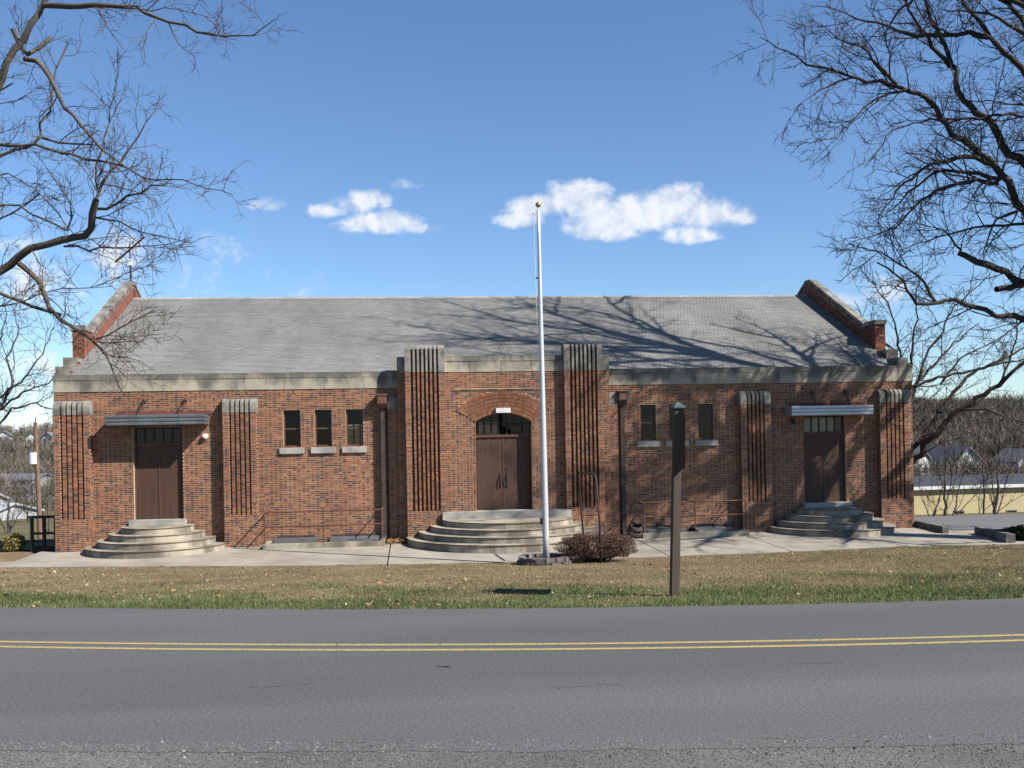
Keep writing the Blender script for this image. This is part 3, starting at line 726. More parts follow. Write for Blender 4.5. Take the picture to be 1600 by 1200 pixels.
while x < rx1:
    b_ = min(x + .25, rx1); m.prism([(RY - .16, RZ - .06), (RY, RZ + .045), (RY + .16, RZ - .06), (RY, RZ + .0)], 'x', x, b_ - .01, tuple(np.array([.33, .315, .295]) * rng.normal(1, .06))); x += .25
m.build('ridge_caps', 'shingle', roof, kind='stuff')
# back wall with tall windows, floor, interior shell
BY = 2 * RY - EA - .1
bh = [(-6.75, -5.75, 2.0, 4.6), (.15, 1.15, 2.0, 4.6)]
m = MB(); holed(m, XL + .43, XR - .43, -.6, EZ - .15, BY - .3, BY, bh); bwall = m.build('rear_wall', 'interior', hall)
for h in bh:
    k = 3; m = MB()
    for i in range(1, k): x = h[0] + (h[1] - h[0]) * i / k; m.box(x - .035, x + .035, BY - .2, BY - .15, h[2], h[3])
    for z in np.arange(h[2] + .65, h[3] - .1, .65): m.box(h[0], h[1], BY - .195, BY - .155, z - .02, z + .02)
    m.build('window_bars', 'darkwood', bwall)
MB().box(XL + .43, XR - .43, .31, BY - .31, .7, .95).build('floor', 'interior', hall)
MB().box(XL + .43, XR - .43, .31, BY - .31, EZ - .3, EZ - .18).build('ceiling', 'interior', hall)

# ------------------------------------------------------------------ pavement in slabs
def zpav(x, y): return float(np.interp(y, [ypav(x), 0], [.03, .12])) if y < 0 else .12
joints = [-16.3, -12.05, -8.3, -4.2, .1, 4.45, 8.45, 12.4, 15.3]
pavement = MB().box(-16.2, 15.2, -3.2, -.05, -.4, -.02).build('pavement', 'soil', kind='structure', label='concrete forecourt in front of the hall')
for a, b in zip(joints[:-1], joints[1:]):
    a2, b2 = a + .022, b - .022; xs = np.linspace(a2, b2, 9)
    sk = .10
    front = [(x + sk * (-1 if x < 0 else 1) * 0, float(ypav(x)) + rng.normal(0, .03)) for x in xs]
    poly = [(a2, -.004 if not -4 < a < 3.6 else -.2)] + front + [(b2, -.004 if not -4 < a < 3.6 else -.2)]
    n = len(poly); top = [(x, y, zpav(x, y)) for x, y in poly]; bot = [(x, y, -.12) for x, y in poly]
    m = MB(); m.add(top + bot, [tuple(range(n)), tuple(range(n, 2 * n))[::-1]] + [(i, n + i, n + (i + 1) % n, (i + 1) % n) for i in range(n)]); m.build('paving_slab', 'slab', pavement)
# apron to the right, path to the left
for poly in ([(15.33, -.0), (15.33, -5.5), (17.0, -5.6), (17.6, -2.4), (16.6, 1.8), (15.56, 1.8), (15.56, -.0)], [(-16.33, -3.5), (-16.33, -2.3), (-22, -1.9), (-30, -1.5), (-30, -3.0), (-22, -3.3)]):
    n = len(poly); m = MB(); top = [(x, y, zpav(x, min(y, 0)) + .0) for x, y in poly]; bot = [(x, y, -.2) for x, y in poly]
    m.add(top + bot, [tuple(range(n))] + [(i, n + i, n + (i + 1) % n, (i + 1) % n) for i in range(n)]); m.build('paving_slab', 'slab', pavement)
# areaways with kerb, hatches and pipe railings
def areaway(x0, x1, label, rlabel, ret):
    aw = thing('areaway', label, 'areaway', ((x0 + x1) / 2, -.6, .12))
    m = MB(); m.box(x0, x1, -1.25, -1.02, .0, .27); m.box(x0, x0 + .16, -1.018, -.01, .0, .265); m.box(x1 - .16, x1, -1.018, -.01, .0, .265); m.build('kerb', 'concrete', aw)
    MB().box(x0 + .165, x1 - .165, -1.015, -.01, .05, .17).build('pit_floor', 'soil', aw)
    w = (x1 - x0)
    for k, (a, b) in enumerate(((.07, .44), (.54, .95))):
        xa, xb = x0 + w * a, x0 + w * b
        m = MB(); m.prism([(-.98, .272), (-.98, .295), (-.03, .37), (-.03, .347)], 'x', xa, xb); h = m.build('hatch', 'metalL', aw)
        MB().prism([(-.07, .372), (-.07, .43), (-.02, .44), (-.02, .372)], 'x', xa + .1, xb - .2).build('hatch_hinge', 'leader', h)
    rl = thing('pipe_railing', rlabel, 'railing', ((x0 + x1) / 2, -1.13, .27), 'pipe railings along the facade')
    zt_, zm = 1.36, .86; r = .024
    for x in (x0 + .08, (x0 + x1) / 2, x1 - .08): MB().tube([(x, -1.13, .27), (x, -1.13, zt_)], r, 8, True).build('post', 'pipe', rl)
    for z in (zt_, zm): MB().tube([(x0 + .08, -1.13, z), (x1 - .08, -1.13, z)], r, 8, True).build('rail', 'pipe', rl)
    for x, rr in ((x0 + .08, ret[0]), (x1 - .08, ret[1])):
        if rr:
            for z in (zt_, zm): MB().tube([(x, -1.13, z), (x, -.02, z)], r, 8, True).build('rail', 'pipe', rl)
    return rl
areaway(-8.55, -4.40, 'low concrete kerb with metal hatches left of the main stair', 'rusty brown pipe railing below the three windows left of the entrance', (1, 1))
rl = areaway(4.72, 8.62, 'low concrete kerb with metal hatches right of the main stair', 'rusty brown pipe railing below the three windows right of the entrance', (0, 1))
for z in (1.36, .86):
    MB().tube([(4.80, -1.13, z), (4.62, -1.11, z + .07), (4.48, -1.06, z + .03), (4.40, -.95, z - .15), (4.36, -.7, z - .4)], .024, 8, True).build('rail', 'pipe', rl)
# dark bundle at the foot of the right downspout
m = MB(); cb = np.array([4.55, -1.0, .42])
for k in range(6):
    ph = random.uniform(0, 6.28); r0 = random.uniform(.2, .32); th = np.linspace(0, 2 * math.pi, 16)
    tilt = random.uniform(.3, 1.2)
    m.tube([(cb[0] + r0 * math.cos(a), cb[1] + r0 * math.sin(a) * math.cos(tilt) * .7 + random.uniform(-.02, .02), cb[2] + r0 * math.sin(a) * math.sin(tilt) * .95 - .04 * k + .1) for a in th], .055, 7)
hose = m.build('hose_coil', 'iron', None, True, label='dark coiled hose heaped at the foot of the right downspout', category='hose')

# ------------------------------------------------------------------ things in front
# flagpole
PX, PY = .47, -7.0; pz = float(gz(PX, PY)) + .02
fp = thing('flagpole', 'tall white metal flagpole with gold ball standing before the entrance', 'flagpole', (PX, PY, pz))
top = P(841, 330, 29.25); base = np.array([PX, PY, pz])
n = 14; pts = [base + (top - base) * i / (n - 1) for i in range(n)]
MB().tube(pts, [.10 - .052 * (i / (n - 1)) ** 1.2 for i in range(n)], 20, True).build('shaft', 'pole', fp, True)
MB().ball(top + np.array([0, 0, .19]), .082, 18, 12).build('ball', 'gold', fp, True)
m = MB(); m.tube([top + np.array([0, 0, -.02]), top + np.array([0, 0, .13])], .022, 8, True); m.tube([top - np.array([0, 0, .02]), top + np.array([-.13, 0, -.02])], .02, 6, True); m.ball(top + np.array([-.14, 0, -.05]), .035, 8, 6); m.build('truck', 'pole', fp)
m = MB(); ha = top + np.array([-.14, 0, -.08]); hb = base + (top - base) * .12 + np.array([-.14, 0, 0]); m.tube([ha, (ha + hb) / 2 + np.array([.03, 0, 0]), hb], .007, 4); m.build('halyard', 'white', fp)
MB().box(hb[0] - .02, hb[0] + .09, hb[1] - .03, hb[1] + .03, hb[2] - .1, hb[2] + .08).build('cleat', 'iron', fp)
hk = top + (base - top) * .19 + np.array([-.08, 0, 0]); MB().ball(hk, .03, 8, 6).build('clip', 'iron', fp)
# ring of blocks round its foot
ring = thing('block_ring', 'low ring of grey brown paver blocks round the flagpole foot', 'planter', (PX, PY, pz))
for c in range(2):
    nb = 15; r = .72 - .05 * c
    for k in range(nb):
        a = 2 * math.pi * (k + .5 * c) / nb; ca = (PX - .05 + r * math.cos(a), PY + r * math.sin(a)); w = math.pi * r / nb * .93
        poly = rot2([(-.09, -w), (.09, -w * 1.05), (.09, w * 1.05), (-.09, w)], a, ca); z0 = pz - .03 + c * .125 + rng.normal(0, .004)
        MB().prism(poly, 'z', z0, z0 + .118).build('block', 'block', ring)
MB().prism([(PX - .05 + .6 * math.cos(a), PY + .6 * math.sin(a)) for a in np.linspace(0, 2 * math.pi, 20)[:-1]], 'z', pz - .05, pz + .12).build('fill', 'soil', ring)

# clipped reddish bush
def leafcloud(m, c, R3, n, size, cols, inner=.55, flatbot=True):
    for _ in range(n):
        v = rng.normal(size=3); v /= np.linalg.norm(v); r = inner + (1 - inner) * rng.random() ** .6
        bump = 1 + .10 * math.sin(v[0] * 5 + 1) * math.sin(v[1] * 4) + .06 * math.sin(v[0] * 11 + v[2] * 7)
        # squarish clipped body
        p = np.sign(v) * np.abs(v) ** .75
        p = p / max(1e-6, np.linalg.norm(np.abs(p) ** 1.0)) * r * bump
        p = c + p * R3
        a = rng.normal(size=3); a /= np.linalg.norm(a); b = np.cross(a, rng.normal(size=3)); b /= np.linalg.norm(b) + 1e-9
        s = size * rng.uniform(.6, 1.4); col = cols[rng.integers(len(cols))] * rng.normal(1, .15)
        m.add([p - a * s, p + b * s * .5, p + a * s, p - b * s * .5], [(0, 1, 2, 3)], tuple(np.clip(col, .005, 1)))
bz = float(gz(1.95, -7.0))
bush = thing('clipped_bush', 'clipped reddish brown bush right of the flagpole', 'bush', (1.95, -6.9, bz))
m = MB(); cols = [np.array(c) for c in ((.16, .075, .06), (.12, .07, .055), (.10, .075, .045), (.19, .10, .08), (.08, .05, .04))]
leafcloud(m, np.array([2.0, -6.85, bz + .46]), np.array([1.24, .85, .41]), 30000, .019, cols, .45)
m.build('crown', 'bush', bush)
m = MB()
for k in range(60):
    a = rng.uniform(0, 6.28); r = rng.uniform(0, .35); e = rng.uniform(.3, 1.05)
    m.tube([(2.0 + r * math.cos(a), -6.85 + r * math.sin(a) * .7, bz - .03), (2.0 + (r + e * .5) * math.cos(a), -6.85 + (r + e * .4) * math.sin(a) * .7, bz + .3), (2.0 + (r + e) * math.cos(a), -6.85 + (r + e) * math.sin(a) * .6, bz + .7)], [.014, .01, .006], 4)
m.build('stem', 'twig', bush)
# hoop of dark pipe standing in the bush
hz = bz
hp = thing('pipe_hoop', 'tall narrow hoop of dark rusty pipe rising from the bush', 'sign frame', (1.98, -7.5, hz))
xa, ya = 1.99, -7.56; xb, yb = 1.86, -5.75; ht = 2.62
MB().tube([(xa, ya, hz - .1), (xa - .02, ya, hz + 1.3), (xa - .10, ya + .02, hz + ht - .12), (xa - .13, ya + .12, hz + ht)], .032, 8, True).build('post', 'iron', hp, True)
MB().tube([(xb, yb, hz - .1), (xb - .1, yb, hz + 1.3), (xb - .18, yb, hz + ht - .12), (xb - .18, yb - .12, hz + ht)], .032, 8, True).build('post', 'iron', hp, True)
MB().tube([(xa - .13, ya + .12, hz + ht), (xb - .18, yb - .12, hz + ht)], .032, 8, True).build('crossbar', 'iron', hp)
# two short weathered stakes with a tie behind the bush
st = thing('short_stakes', 'pair of short grey stakes tied together behind the bush', 'stakes', (1.9, -5.3, .05))
for k, x in enumerate((2.40, 2.66)):
    MB().box(x - .045, x + .045, -4.95, -4.87, .0, 1.05 - .05 * k).build('stake', 'block', st)
MB().tube([(2.40, -4.96, .62), (2.48, -4.99, .55), (2.58, -4.99, .52), (2.66, -4.96, .55)], .018, 5).build('tie', 'iron', st)

# sign on a tall post, board seen nearly edge on
sb = P(1053, 931, 18.75); sb[2] = float(gz(sb[0], sb[1]))
sg = thing('sign_post', 'tall brown wooden post carrying a dark board seen edge on', 'sign', tuple(sb))
tp = P(1059, 638, 18.75)
m = MB(); w = .074; a0 = .08
def sq(c, w_, z): return [(x, y_, z) for x, y_ in rot2([(-w_, -w_), (w_, -w_), (w_, w_), (-w_, w_)], a0, (c[0], c[1]))]
m.add(sq(sb, w, sb[2] - .2) + sq(tp, w, tp[2]), [(3, 2, 1, 0), (4, 5, 6, 7)] + [(i, (i + 1) % 4, 4 + (i + 1) % 4, 4 + i) for i in range(4)]); m.build('post', 'signpost', sg)
m = MB(); m.add(sq(tp, w + .04, tp[2] + .002) + sq(tp, w + .04, tp[2] + .03) + [(tp[0], tp[1], tp[2] + .13)], [(3, 2, 1, 0)] + [(i, (i + 1) % 4, 4 + (i + 1) % 4, 4 + i) for i in range(4)] + [(4 + i, 4 + (i + 1) % 4, 8) for i in range(4)]); m.build('post_cap', 'verdigris', sg)
prof = [(1052.5, 651), (1064, 640), (1070.5, 648), (1070.5, 731), (1063.5, 735), (1052.5, 746)]
vd = P(1064, 690, 19.) - C0; vd[2] = 0; vd /= np.linalg.norm(vd)
n = len(prof); m = MB(); m.add([tuple(P(u, v_, 18.2)) for u, v_ in prof] + [tuple(P(u, v_, 18.2) + vd * 1.15) for u, v_ in prof], [tuple(range(n)), tuple(range(n, 2 * n))[::-1]] + [(i, n + i, n + (i + 1) % n, (i + 1) % n) for i in range(n)]); m.build('board', 'signboard', sg)
# weather vane on the left gable
wv = thing('weather_vane', 'old weather vane arrow on the left gable peak', 'weather vane', (XL + .26, RY, 10.84))
wb = np.array([XL + .30, RY, 10.84])
MB().tube([wb - np.array([0, 0, .05]), wb + np.array([0, 0, 1.75])], .025, 6, True).build('mast', 'iron', wv)
MB().tube([wb + np.array([.22, 0, -.75]), wb + np.array([.05, 0, .1]), wb + np.array([.03, 0, 1.0])], .02, 6, True).build('brace', 'iron', wv)
MB().box(wb[0] - .09, wb[0] + .09, wb[1] - .09, wb[1] + .09, wb[2] + .72, wb[2] + 1.0).build('bearing_box', 'whitetrim', wv)
ar = wb + np.array([0, 0, 1.42]); dd = np.array([.62, 0, .55]); 
m = MB(); m.tube([ar - dd, ar + dd], .045, 6, True); m.build('arrow', 'iron', wv)
m = MB(); e = ar - dd; pd = np.array([-.66, 0, .75]) * .2
for s_ in (-1, 1): m.add([e + pd * s_ * .25, e + dd * .45 + pd * s_ * .3, e + dd * .45 + pd * s_, e - dd * .1 + pd * s_], [(0, 1, 2, 3)]); m.add([e + pd * s_ * .25 + [0, .03, 0], e + dd * .45 + pd * s_ * .3 + [0, .03, 0], e + dd * .45 + pd * s_ + [0, .03, 0], e - dd * .1 + pd * s_ + [0, .03, 0]], [(3, 2, 1, 0)])
m.build('tail', 'whitetrim', wv)

# dark wooden rail left of the hall
wr = thing('wooden_stair_rail', 'dark brown wooden stair rail at the left corner of the hall', 'railing', (-16.4, .5, 0))
def yx(u, Y): 
    d_ = P(u, 840, 1.) - C0; t_ = (Y - C0[1]) / d_[1]; return C0[0] + d_[0] * t_
xa, xb = yx(50, .4), XL - .03
for x in (xa, (xa * .55 + xb * .45), xb - .12): MB().box(x - .05, x + .05, .35, .45, -.3, 1.25).build('post', 'darkwood', wr)
MB().box(xa - .12, xb, .30, .50, 1.252, 1.34).build('rail', 'darkwood', wr); MB().box(xa, xb, .36, .44, .68, .76).build('rail', 'darkwood', wr); MB().box(xa - .02, xb, .33, .348, -.2, .28).build('kick_board', 'darkwood', wr)

# kerb timbers right of the hall
def bar(name, a, b, w_, z0, z1, mat, label, cat):
    a = np.array(a); b = np.array(b); d_ = (b - a) / np.linalg.norm(b - a); p_ = np.array([-d_[1], d_[0]]) * w_ / 2
    m = MB(); c = .03; lo_ = [a + p_, b + p_, b - p_, a - p_]; hi = [a + p_ * .8 + d_ * c, b + p_ * .8 - d_ * c, b - p_ * .8 - d_ * c, a - p_ * .8 + d_ * c]
    m.add([(*x, z0) for x in lo_] + [(*x, z1 - c) for x in lo_] + [(*x, z1) for x in hi], [(8, 9, 10, 11)[::-1]] + [(i, (i + 1) % 4, 4 + (i + 1) % 4, 4 + i)[::-1] for i in range(4)] + [(4 + i, 4 + (i + 1) % 4, 8 + (i + 1) % 4, 8 + i)[::-1] for i in range(4)])
    return m.build(name, mat, None, label=label, category=cat)
bar('kerb_bar', (15.75, 1.5), (15.45, -2.3), .22, -.1, .32, 'kerb', 'long dark kerb bar beside the right corner of the hall', 'kerb')
bar('kerb_bar', (16.45, -2.7), (16.0, -5.3), .30, -.1, .33, 'kerb', 'short dark kerb bar at the outer edge of the pavement', 'kerb')

# ------------------------------------------------------------------ grass, leaves
def scatter(n, smin, smax, dmin, dmax, keep):
    s = rng.uniform(smin, smax, n); d = rng.uniform(dmin, dmax, n)
    p = C0[None] + Rv[None] * s[:, None] + Fv[None] * d[:, None]; k = keep(p[:, 0], p[:, 1]); return p[k]
pts = scatter(330000, -19, 19, 16.3, 33, lambda X, Y: (Y > yroad(X) - .02 + .09 * np.sin(X * 2.3 + 1.3 * np.sin(X * .7)) * np.sin(X * 5.1) + .05 * np.sin(X * 13)) & (Y < ypav(X) + .04))
n = len(pts); X, Y = pts[:, 0], pts[:, 1]; Z = gz(X, Y)
g_ = grasscol(X, Y); h_ = (.022 + .03 * g_) * rng.uniform(.5, 1.5, n)
edge = np.clip(1 - (Y - yroad(X)) / .5, 0, 1); h_ *= 1 + .1 * edge
az = rng.uniform(0, 2 * math.pi, n); wd = rng.uniform(.0035, .009, n); lean = rng.uniform(.1, 1.1, n) * h_ * (1.4 - .5 * g_); la = rng.uniform(0, 2 * math.pi, n)
v = np.empty((n, 3, 3))
v[:, 0] = np.stack([X - np.cos(az) * wd, Y - np.sin(az) * wd, Z - .005], 1); v[:, 1] = np.stack([X + np.cos(az) * wd, Y + np.sin(az) * wd, Z - .005], 1)
v[:, 2] = np.stack([X + np.cos(la) * lean, Y + np.sin(la) * lean, Z + h_], 1)
mixr = np.clip(g_ + rng.normal(0, .38, n), 0, 1)[:, None]
dryc = np.array([.335, .262, .155]) * rng.normal(1, .22, (n, 1)).clip(.4, 1.6); grc = np.array([.125, .165, .06]) * rng.normal(1, .22, (n, 1)).clip(.5, 1.6)
colr = dryc * (1 - mixr) + grc * mixr
patch = .5 + .5 * np.sin(X * .8 + 2.1 * np.sin(Y * .7 + X * .3)) * np.sin(Y * 1.4 + 1.7 * np.sin(X * .5)); colr = colr * (.72 + .45 * patch)[:, None]
def bulk(name, v, per, colr, mat, **tags):
    nn = len(v); me = bpy.data.meshes.new(name); me.vertices.add(nn * per); me.vertices.foreach_set('co', v.reshape(-1).astype(np.float32))
    me.loops.add(nn * per); me.loops.foreach_set('vertex_index', np.arange(nn * per, dtype=np.int32))
    me.polygons.add(nn); me.polygons.foreach_set('loop_start', np.arange(0, nn * per, per, dtype=np.int32)); me.polygons.foreach_set('loop_total', np.full(nn, per, np.int32))
    at = me.color_attributes.new('Col', 'FLOAT_COLOR', 'POINT'); c = np.ones((nn * per, 4), np.float32); c[:, :3] = np.repeat(colr, per, 0).clip(.003, 1); at.data.foreach_set('color', c.ravel())
    me.materials.append(MT[mat]); me.update(calc_edges=True); me.validate(); return link(name, me, tags.pop('parent', None), **tags)
bulk('grass', v, 3, colr, 'grass', kind='stuff', label='short winter grass, green by the road and brown towards the hall', category='grass')
# fallen leaves
pts = scatter(1700, -17, 17, 16.5, 31, lambda X, Y: (Y > yroad(X) - .1) & (Y < ypav(X) + .15)); n = len(pts)
v = np.empty((n, 4, 3)); zl = gz(pts[:, 0], pts[:, 1]) + rng.uniform(.02, .06, n)
a_ = rng.uniform(0, 6.28, n); sz = rng.uniform(.018, .042, n) * np.where(rng.random(n) < .05, 1.9, 1)
for k, (l1, l2) in enumerate(((-1, 0), (0, .55), (1, 0), (0, -.55))):
    v[:, k, 0] = pts[:, 0] + sz * (l1 * np.cos(a_) - l2 * np.sin(a_)); v[:, k, 1] = pts[:, 1] + sz * (l1 * np.sin(a_) + l2 * np.cos(a_)); v[:, k, 2] = zl + sz * rng.normal(0, .5, n)
lc = np.array([(.36, .22, .12), (.42, .30, .18), (.30, .13, .06), (.22, .12, .07), (.48, .36, .24)])[rng.integers(0, 5, n)] * rng.normal(1, .15, (n, 1))
bulk('fallen_leaves', v, 4, lc, 'leaf', kind='stuff', label='dry brown leaves scattered over the verge', category='leaves')
# leaf litter by the bay corner
n = 130; v = np.empty((n, 4, 3)); bx = rng.uniform(-4.35, -3.65, n); by = rng.uniform(-.9, -.3, n); a_ = rng.uniform(0, 6.28, n); sz = rng.uniform(.03, .06, n)
for k, (l1, l2) in enumerate(((-1, 0), (0, .55), (1, 0), (0, -.55))):
    v[:, k, 0] = bx + sz * (l1 * np.cos(a_) - l2 * np.sin(a_)); v[:, k, 1] = by + sz * (l1 * np.sin(a_) + l2 * np.cos(a_)); v[:, k, 2] = .14 + rng.uniform(0, .14, n) + sz * rng.normal(0, .5, n)
bulk('leaf_litter', v, 4, np.array([(.32, .19, .08)]) * rng.normal(1, .25, (n, 1)), 'leaf', kind='stuff', label='small heap of dry leaves at the left corner of the entrance bay', category='leaves')

# ------------------------------------------------------------------ trees
def rnd_unit(): 
    v_ = rng.normal(size=3); return v_ / np.linalg.norm(v_)
def resample(pts, step):
    pts = np.asarray(pts, float); seg = np.linalg.norm(np.diff(pts, axis=0), axis=1); t = np.concatenate([[0], np.cumsum(seg)])
    n_ = max(3, int(t[-1] / step) + 1); tt = np.linspace(0, t[-1], n_); return np.stack([np.interp(tt, t, pts[:, k]) for k in range(3)], 1), t[-1]
def grow(start, d0, length, segs, wig, trop):
    p = [np.array(start)]; d_ = d0 / np.linalg.norm(d0); st_ = length / segs
    for _ in range(segs):
        d_ = d_ + rng.normal(0, wig, 3) + np.array([0, 0, trop]); d_ /= np.linalg.norm(d_); p.append(p[-1] + d_ * st_)
    return np.array(p)
def tree(name, label, base, trunkpts, trunkr, limbs, spec, barkm, twigm, group=None):
    """limbs: (points, r0, r1, kind) ; spec: twig densities"""
    T = thing(name, label, 'tree', base, group)
    m = MB(); tw = MB()
    if trunkpts is not None:
        tp_, _ = resample(trunkpts, .6); m.tube(tp_, np.interp(np.linspace(0, 1, len(tp_)), np.linspace(0, 1, len(trunkr)), trunkr), 12)
    for (pl, r0, r1, dens) in limbs:
        pl, Lm = resample(pl, .35); n_ = len(pl)
        pl[1:-1] += rng.normal(0, .02, (n_ - 2, 3)) * (1 + 8 * r0)
        rr = np.linspace(r0, r1, n_) * rng.normal(1, .05, n_); m.tube(pl, rr, 7)
        k = int(Lm * spec['n1'] * dens * rng.uniform(.85, 1.15))
        for j in range(k):
            f = (j + rng.random()) / k; f = .08 + .92 * f; i = min(n_ - 2, int(f * (n_ - 1)))
            td = pl[i + 1] - pl[i]; td /= np.linalg.norm(td)
            side = np.cross(td, rnd_unit()); side /= np.linalg.norm(side)
            ang = math.radians(rng.uniform(28, 65)); l1 = spec['l1'] * rng.uniform(.45, 1.25) * (1.1 - .5 * f)
            dd_ = td * math.cos(ang) + side * math.sin(ang) + np.array([0, 0, spec.get('lift', .1)])
            p1 = grow(pl[i], dd_, l1, 6, .16, spec['trop']); ra = min(rr[i] * .55, spec['r1'] * (l1 / spec['l1']) ** .8)
            r1a = np.maximum(np.linspace(ra, ra * .35, 7), spec['r3'] * 1.25); tw.tube(p1, r1a, 5)
            for a in range(int(spec['n2'] * l1 * rng.uniform(.8, 1.2))):
                f2 = rng.uniform(.15, 1); i2 = min(5, int(f2 * 6)); t2 = p1[i2 + 1] - p1[i2]; t2 /= np.linalg.norm(t2)
                s2 = np.cross(t2, rnd_unit()); s2 /= np.linalg.norm(s2); an = math.radians(rng.uniform(25, 65)); l2 = spec['l2'] * rng.uniform(.4, 1.2)
                p2 = grow(p1[i2] + (p1[i2 + 1] - p1[i2]) * rng.random(), t2 * math.cos(an) + s2 * math.sin(an), l2, 4, .2, spec['trop'])
                rb = max(min(r1a[i2] * .75, spec['r2']), spec['r3'] * 1.1); r2a = np.linspace(rb, max(rb * .6, spec['r3'] * .9), 5); tw.tube(p2, r2a, 3)
                for c in range(int(spec['n3'] * l2 * rng.uniform(.7, 1.3) + rng.random())):
                    i3 = rng.integers(0, 4); t3 = p2[i3 + 1] - p2[i3]; t3 /= np.linalg.norm(t3); s3 = np.cross(t3, rnd_unit()); s3 /= np.linalg.norm(s3); an = math.radians(rng.uniform(25, 60))
                    p3 = grow(p2[i3 + 1], t3 * math.cos(an) + s3 * math.sin(an), spec['l3'] * rng.uniform(.4, 1.3), 2, .22, spec['trop'])
                    r3_ = min(spec['r3'], r2a[i3 + 1]); tw.tube(p3, [r3_, r3_ * .85, r3_ * .6], 3)
    m.build('trunk', barkm, T, True); tw.build('crown', twigm, T)
    return T
REG = []
def limb(px, d0, d1, r0, r1, dens=1., pre=None):
    if pre is None and REG:
        u0, v0 = px[0]; d0 = min(REG, key=lambda a: (a[0] - u0) ** 2 + (a[1] - v0) ** 2)[2]
    for i in range(len(px) - 1):
        for t_ in np.linspace(0, 1, 8): REG.append((px[i][0] + (px[i + 1][0] - px[i][0]) * t_, px[i][1] + (px[i + 1][1] - px[i][1]) * t_, d0 + (d1 - d0) * (i + t_) / (len(px) - 1)))
    n_ = len(px); pts = [P(u, v_, d0 + (d1 - d0) * i / (n_ - 1)) for i, (u, v_) in enumerate(px)]
    if pre is not None: pts = [np.array(a, float) for a in pre] + pts
    return (pts, r0, r1, dens)
# big oak right of the frame
TX, TY = 18.4, -5.6; tz = float(gz(TX, TY))
def tpt(z): 
    k = (z - tz) / 16.; return (TX + .3 * k * k + .25 * math.sin(z * .4), TY + .5 * k, z)
RL = [
 limb([(1640, 372), (1600, 324), (1570, 280), (1550, 256), (1501, 217), (1471, 187), (1451, 160), (1424, 143), (1363, 126), (1314, 118), (1264, 99), (1215, 74), (1187, 58)], 32.9, 32.2, 0.206, .012, 1, [tpt(5.5), P(1700, 470, 33.2)]),
 limb([(1640, 300), (1600, 256), (1572, 234), (1545, 192), (1520, 176), (1498, 146), (1487, 110), (1476, 69), (1457, 27), (1440, -10), (1400, -90)], 33.4, 35.5, 0.224, .03, 1, [tpt(6.2), P(1700, 400, 33.4)]),
 limb([(1640, 150), (1600, 110), (1567, 77), (1545, 55), (1517, 19), (1498, -10), (1440, -110)], 32.4, 33.2, 0.189, .03, 1, [tpt(8.), P(1700, 240, 33.2)]),
 limb([(1545, 58), (1504, 52), (1462, 58), (1421, 52), (1380, 38), (1339, 30), (1290, 8)], 31.9, 32.2, 0.095, .012, 1),
 limb([(1484, 104), (1449, 60), (1421, 16), (1400, -20)], 34.4, 32.5, 0.086, .02, 1),
 limb([(1650, 80), (1600, 38), (1572, 8), (1540, -40)], 34.4, 35.5, 0.172, .06, .8, [tpt(9.5)]),
 limb([(1650, 175), (1600, 165), (1559, 160), (1512, 157)], 34.4, 36, 0.077, .02, 1, [tpt(8.6)]),
 limb([(1640, 182), (1594, 179), (1567, 176), (1520, 184), (1471, 187), (1443, 190), (1388, 203), (1375, 234), (1350, 262)], 33.4, 32.2, 0.095, .012, 1.1, [tpt(8.2)]),
 limb([(1556, 258), (1520, 246), (1490, 245), (1449, 261), (1407, 289), (1385, 325), (1360, 350)], 31.9, 32.2, 0.095, .01, 1.2),
 limb([(1564, 280), (1531, 272), (1462, 269), (1435, 285), (1400, 320), (1370, 345)], 31.7, 33, 0.077, .01, 1.2),
 limb([(1559, 286), (1520, 285), (1476, 291), (1435, 316), (1395, 360), (1330, 378)], 31.7, 31.7, 0.077, .01, 1.2),
 limb([(1680, 505), (1600, 497), (1575, 495), (1537, 485), (1500, 474), (1487, 470), (1462, 472), (1430, 480), (1427, 465), (1420, 452), (1400, 430), (1370, 410)], 33.4, 32.2, 0.146, .025, .8, [tpt(5.6)]),
 limb([(1462, 472), (1450, 455), (1445, 435), (1412, 417), (1375, 395), (1350, 390), (1325, 380)], 30.9, 32.2, 0.052, .01, 1.2),
 limb([(1680, 480), (1600, 442), (1562, 420), (1525, 407), (1497, 395)], 33.4, 33.2, 0.163, .10, .5, [tpt(5.9)]),
 limb([(1502, 390), (1487, 372), (1475, 360), (1440, 350)], 31.4, 32.2, 0.043, .01, 1.2),
 limb([(1600, 444), (1575, 452), (1557, 452)], 32.7, 32.5, 0.112, .10, .4),
 limb([(1680, 360), (1600, 351), (1562, 351), (1530, 352), (1505, 360), (1475, 365), (1452, 374), (1400, 392)], 33.4, 32.7, 0.095, .012, 1.1, [tpt(6.8)]),
 limb([(1590, 330), (1560, 340), (1545, 370), (1530, 410)], 32.4, 33.2, 0.052, .01, 1.),
 limb([(1420, 140), (1380, 150), (1345, 172), (1320, 200), (1300, 225)], 30.4, 31.7, 0.052, .008, 1.3),
 limb([(1400, 132), (1370, 100), (1350, 75), (1310, 60), (1270, 30)], 30.4, 32.2, 0.060, .008, 1.3),
 limb([(1340, 120), (1300, 130), (1270, 150), (1240, 170)], 29.9, 31.7, 0.034, .008, 1.3),
]
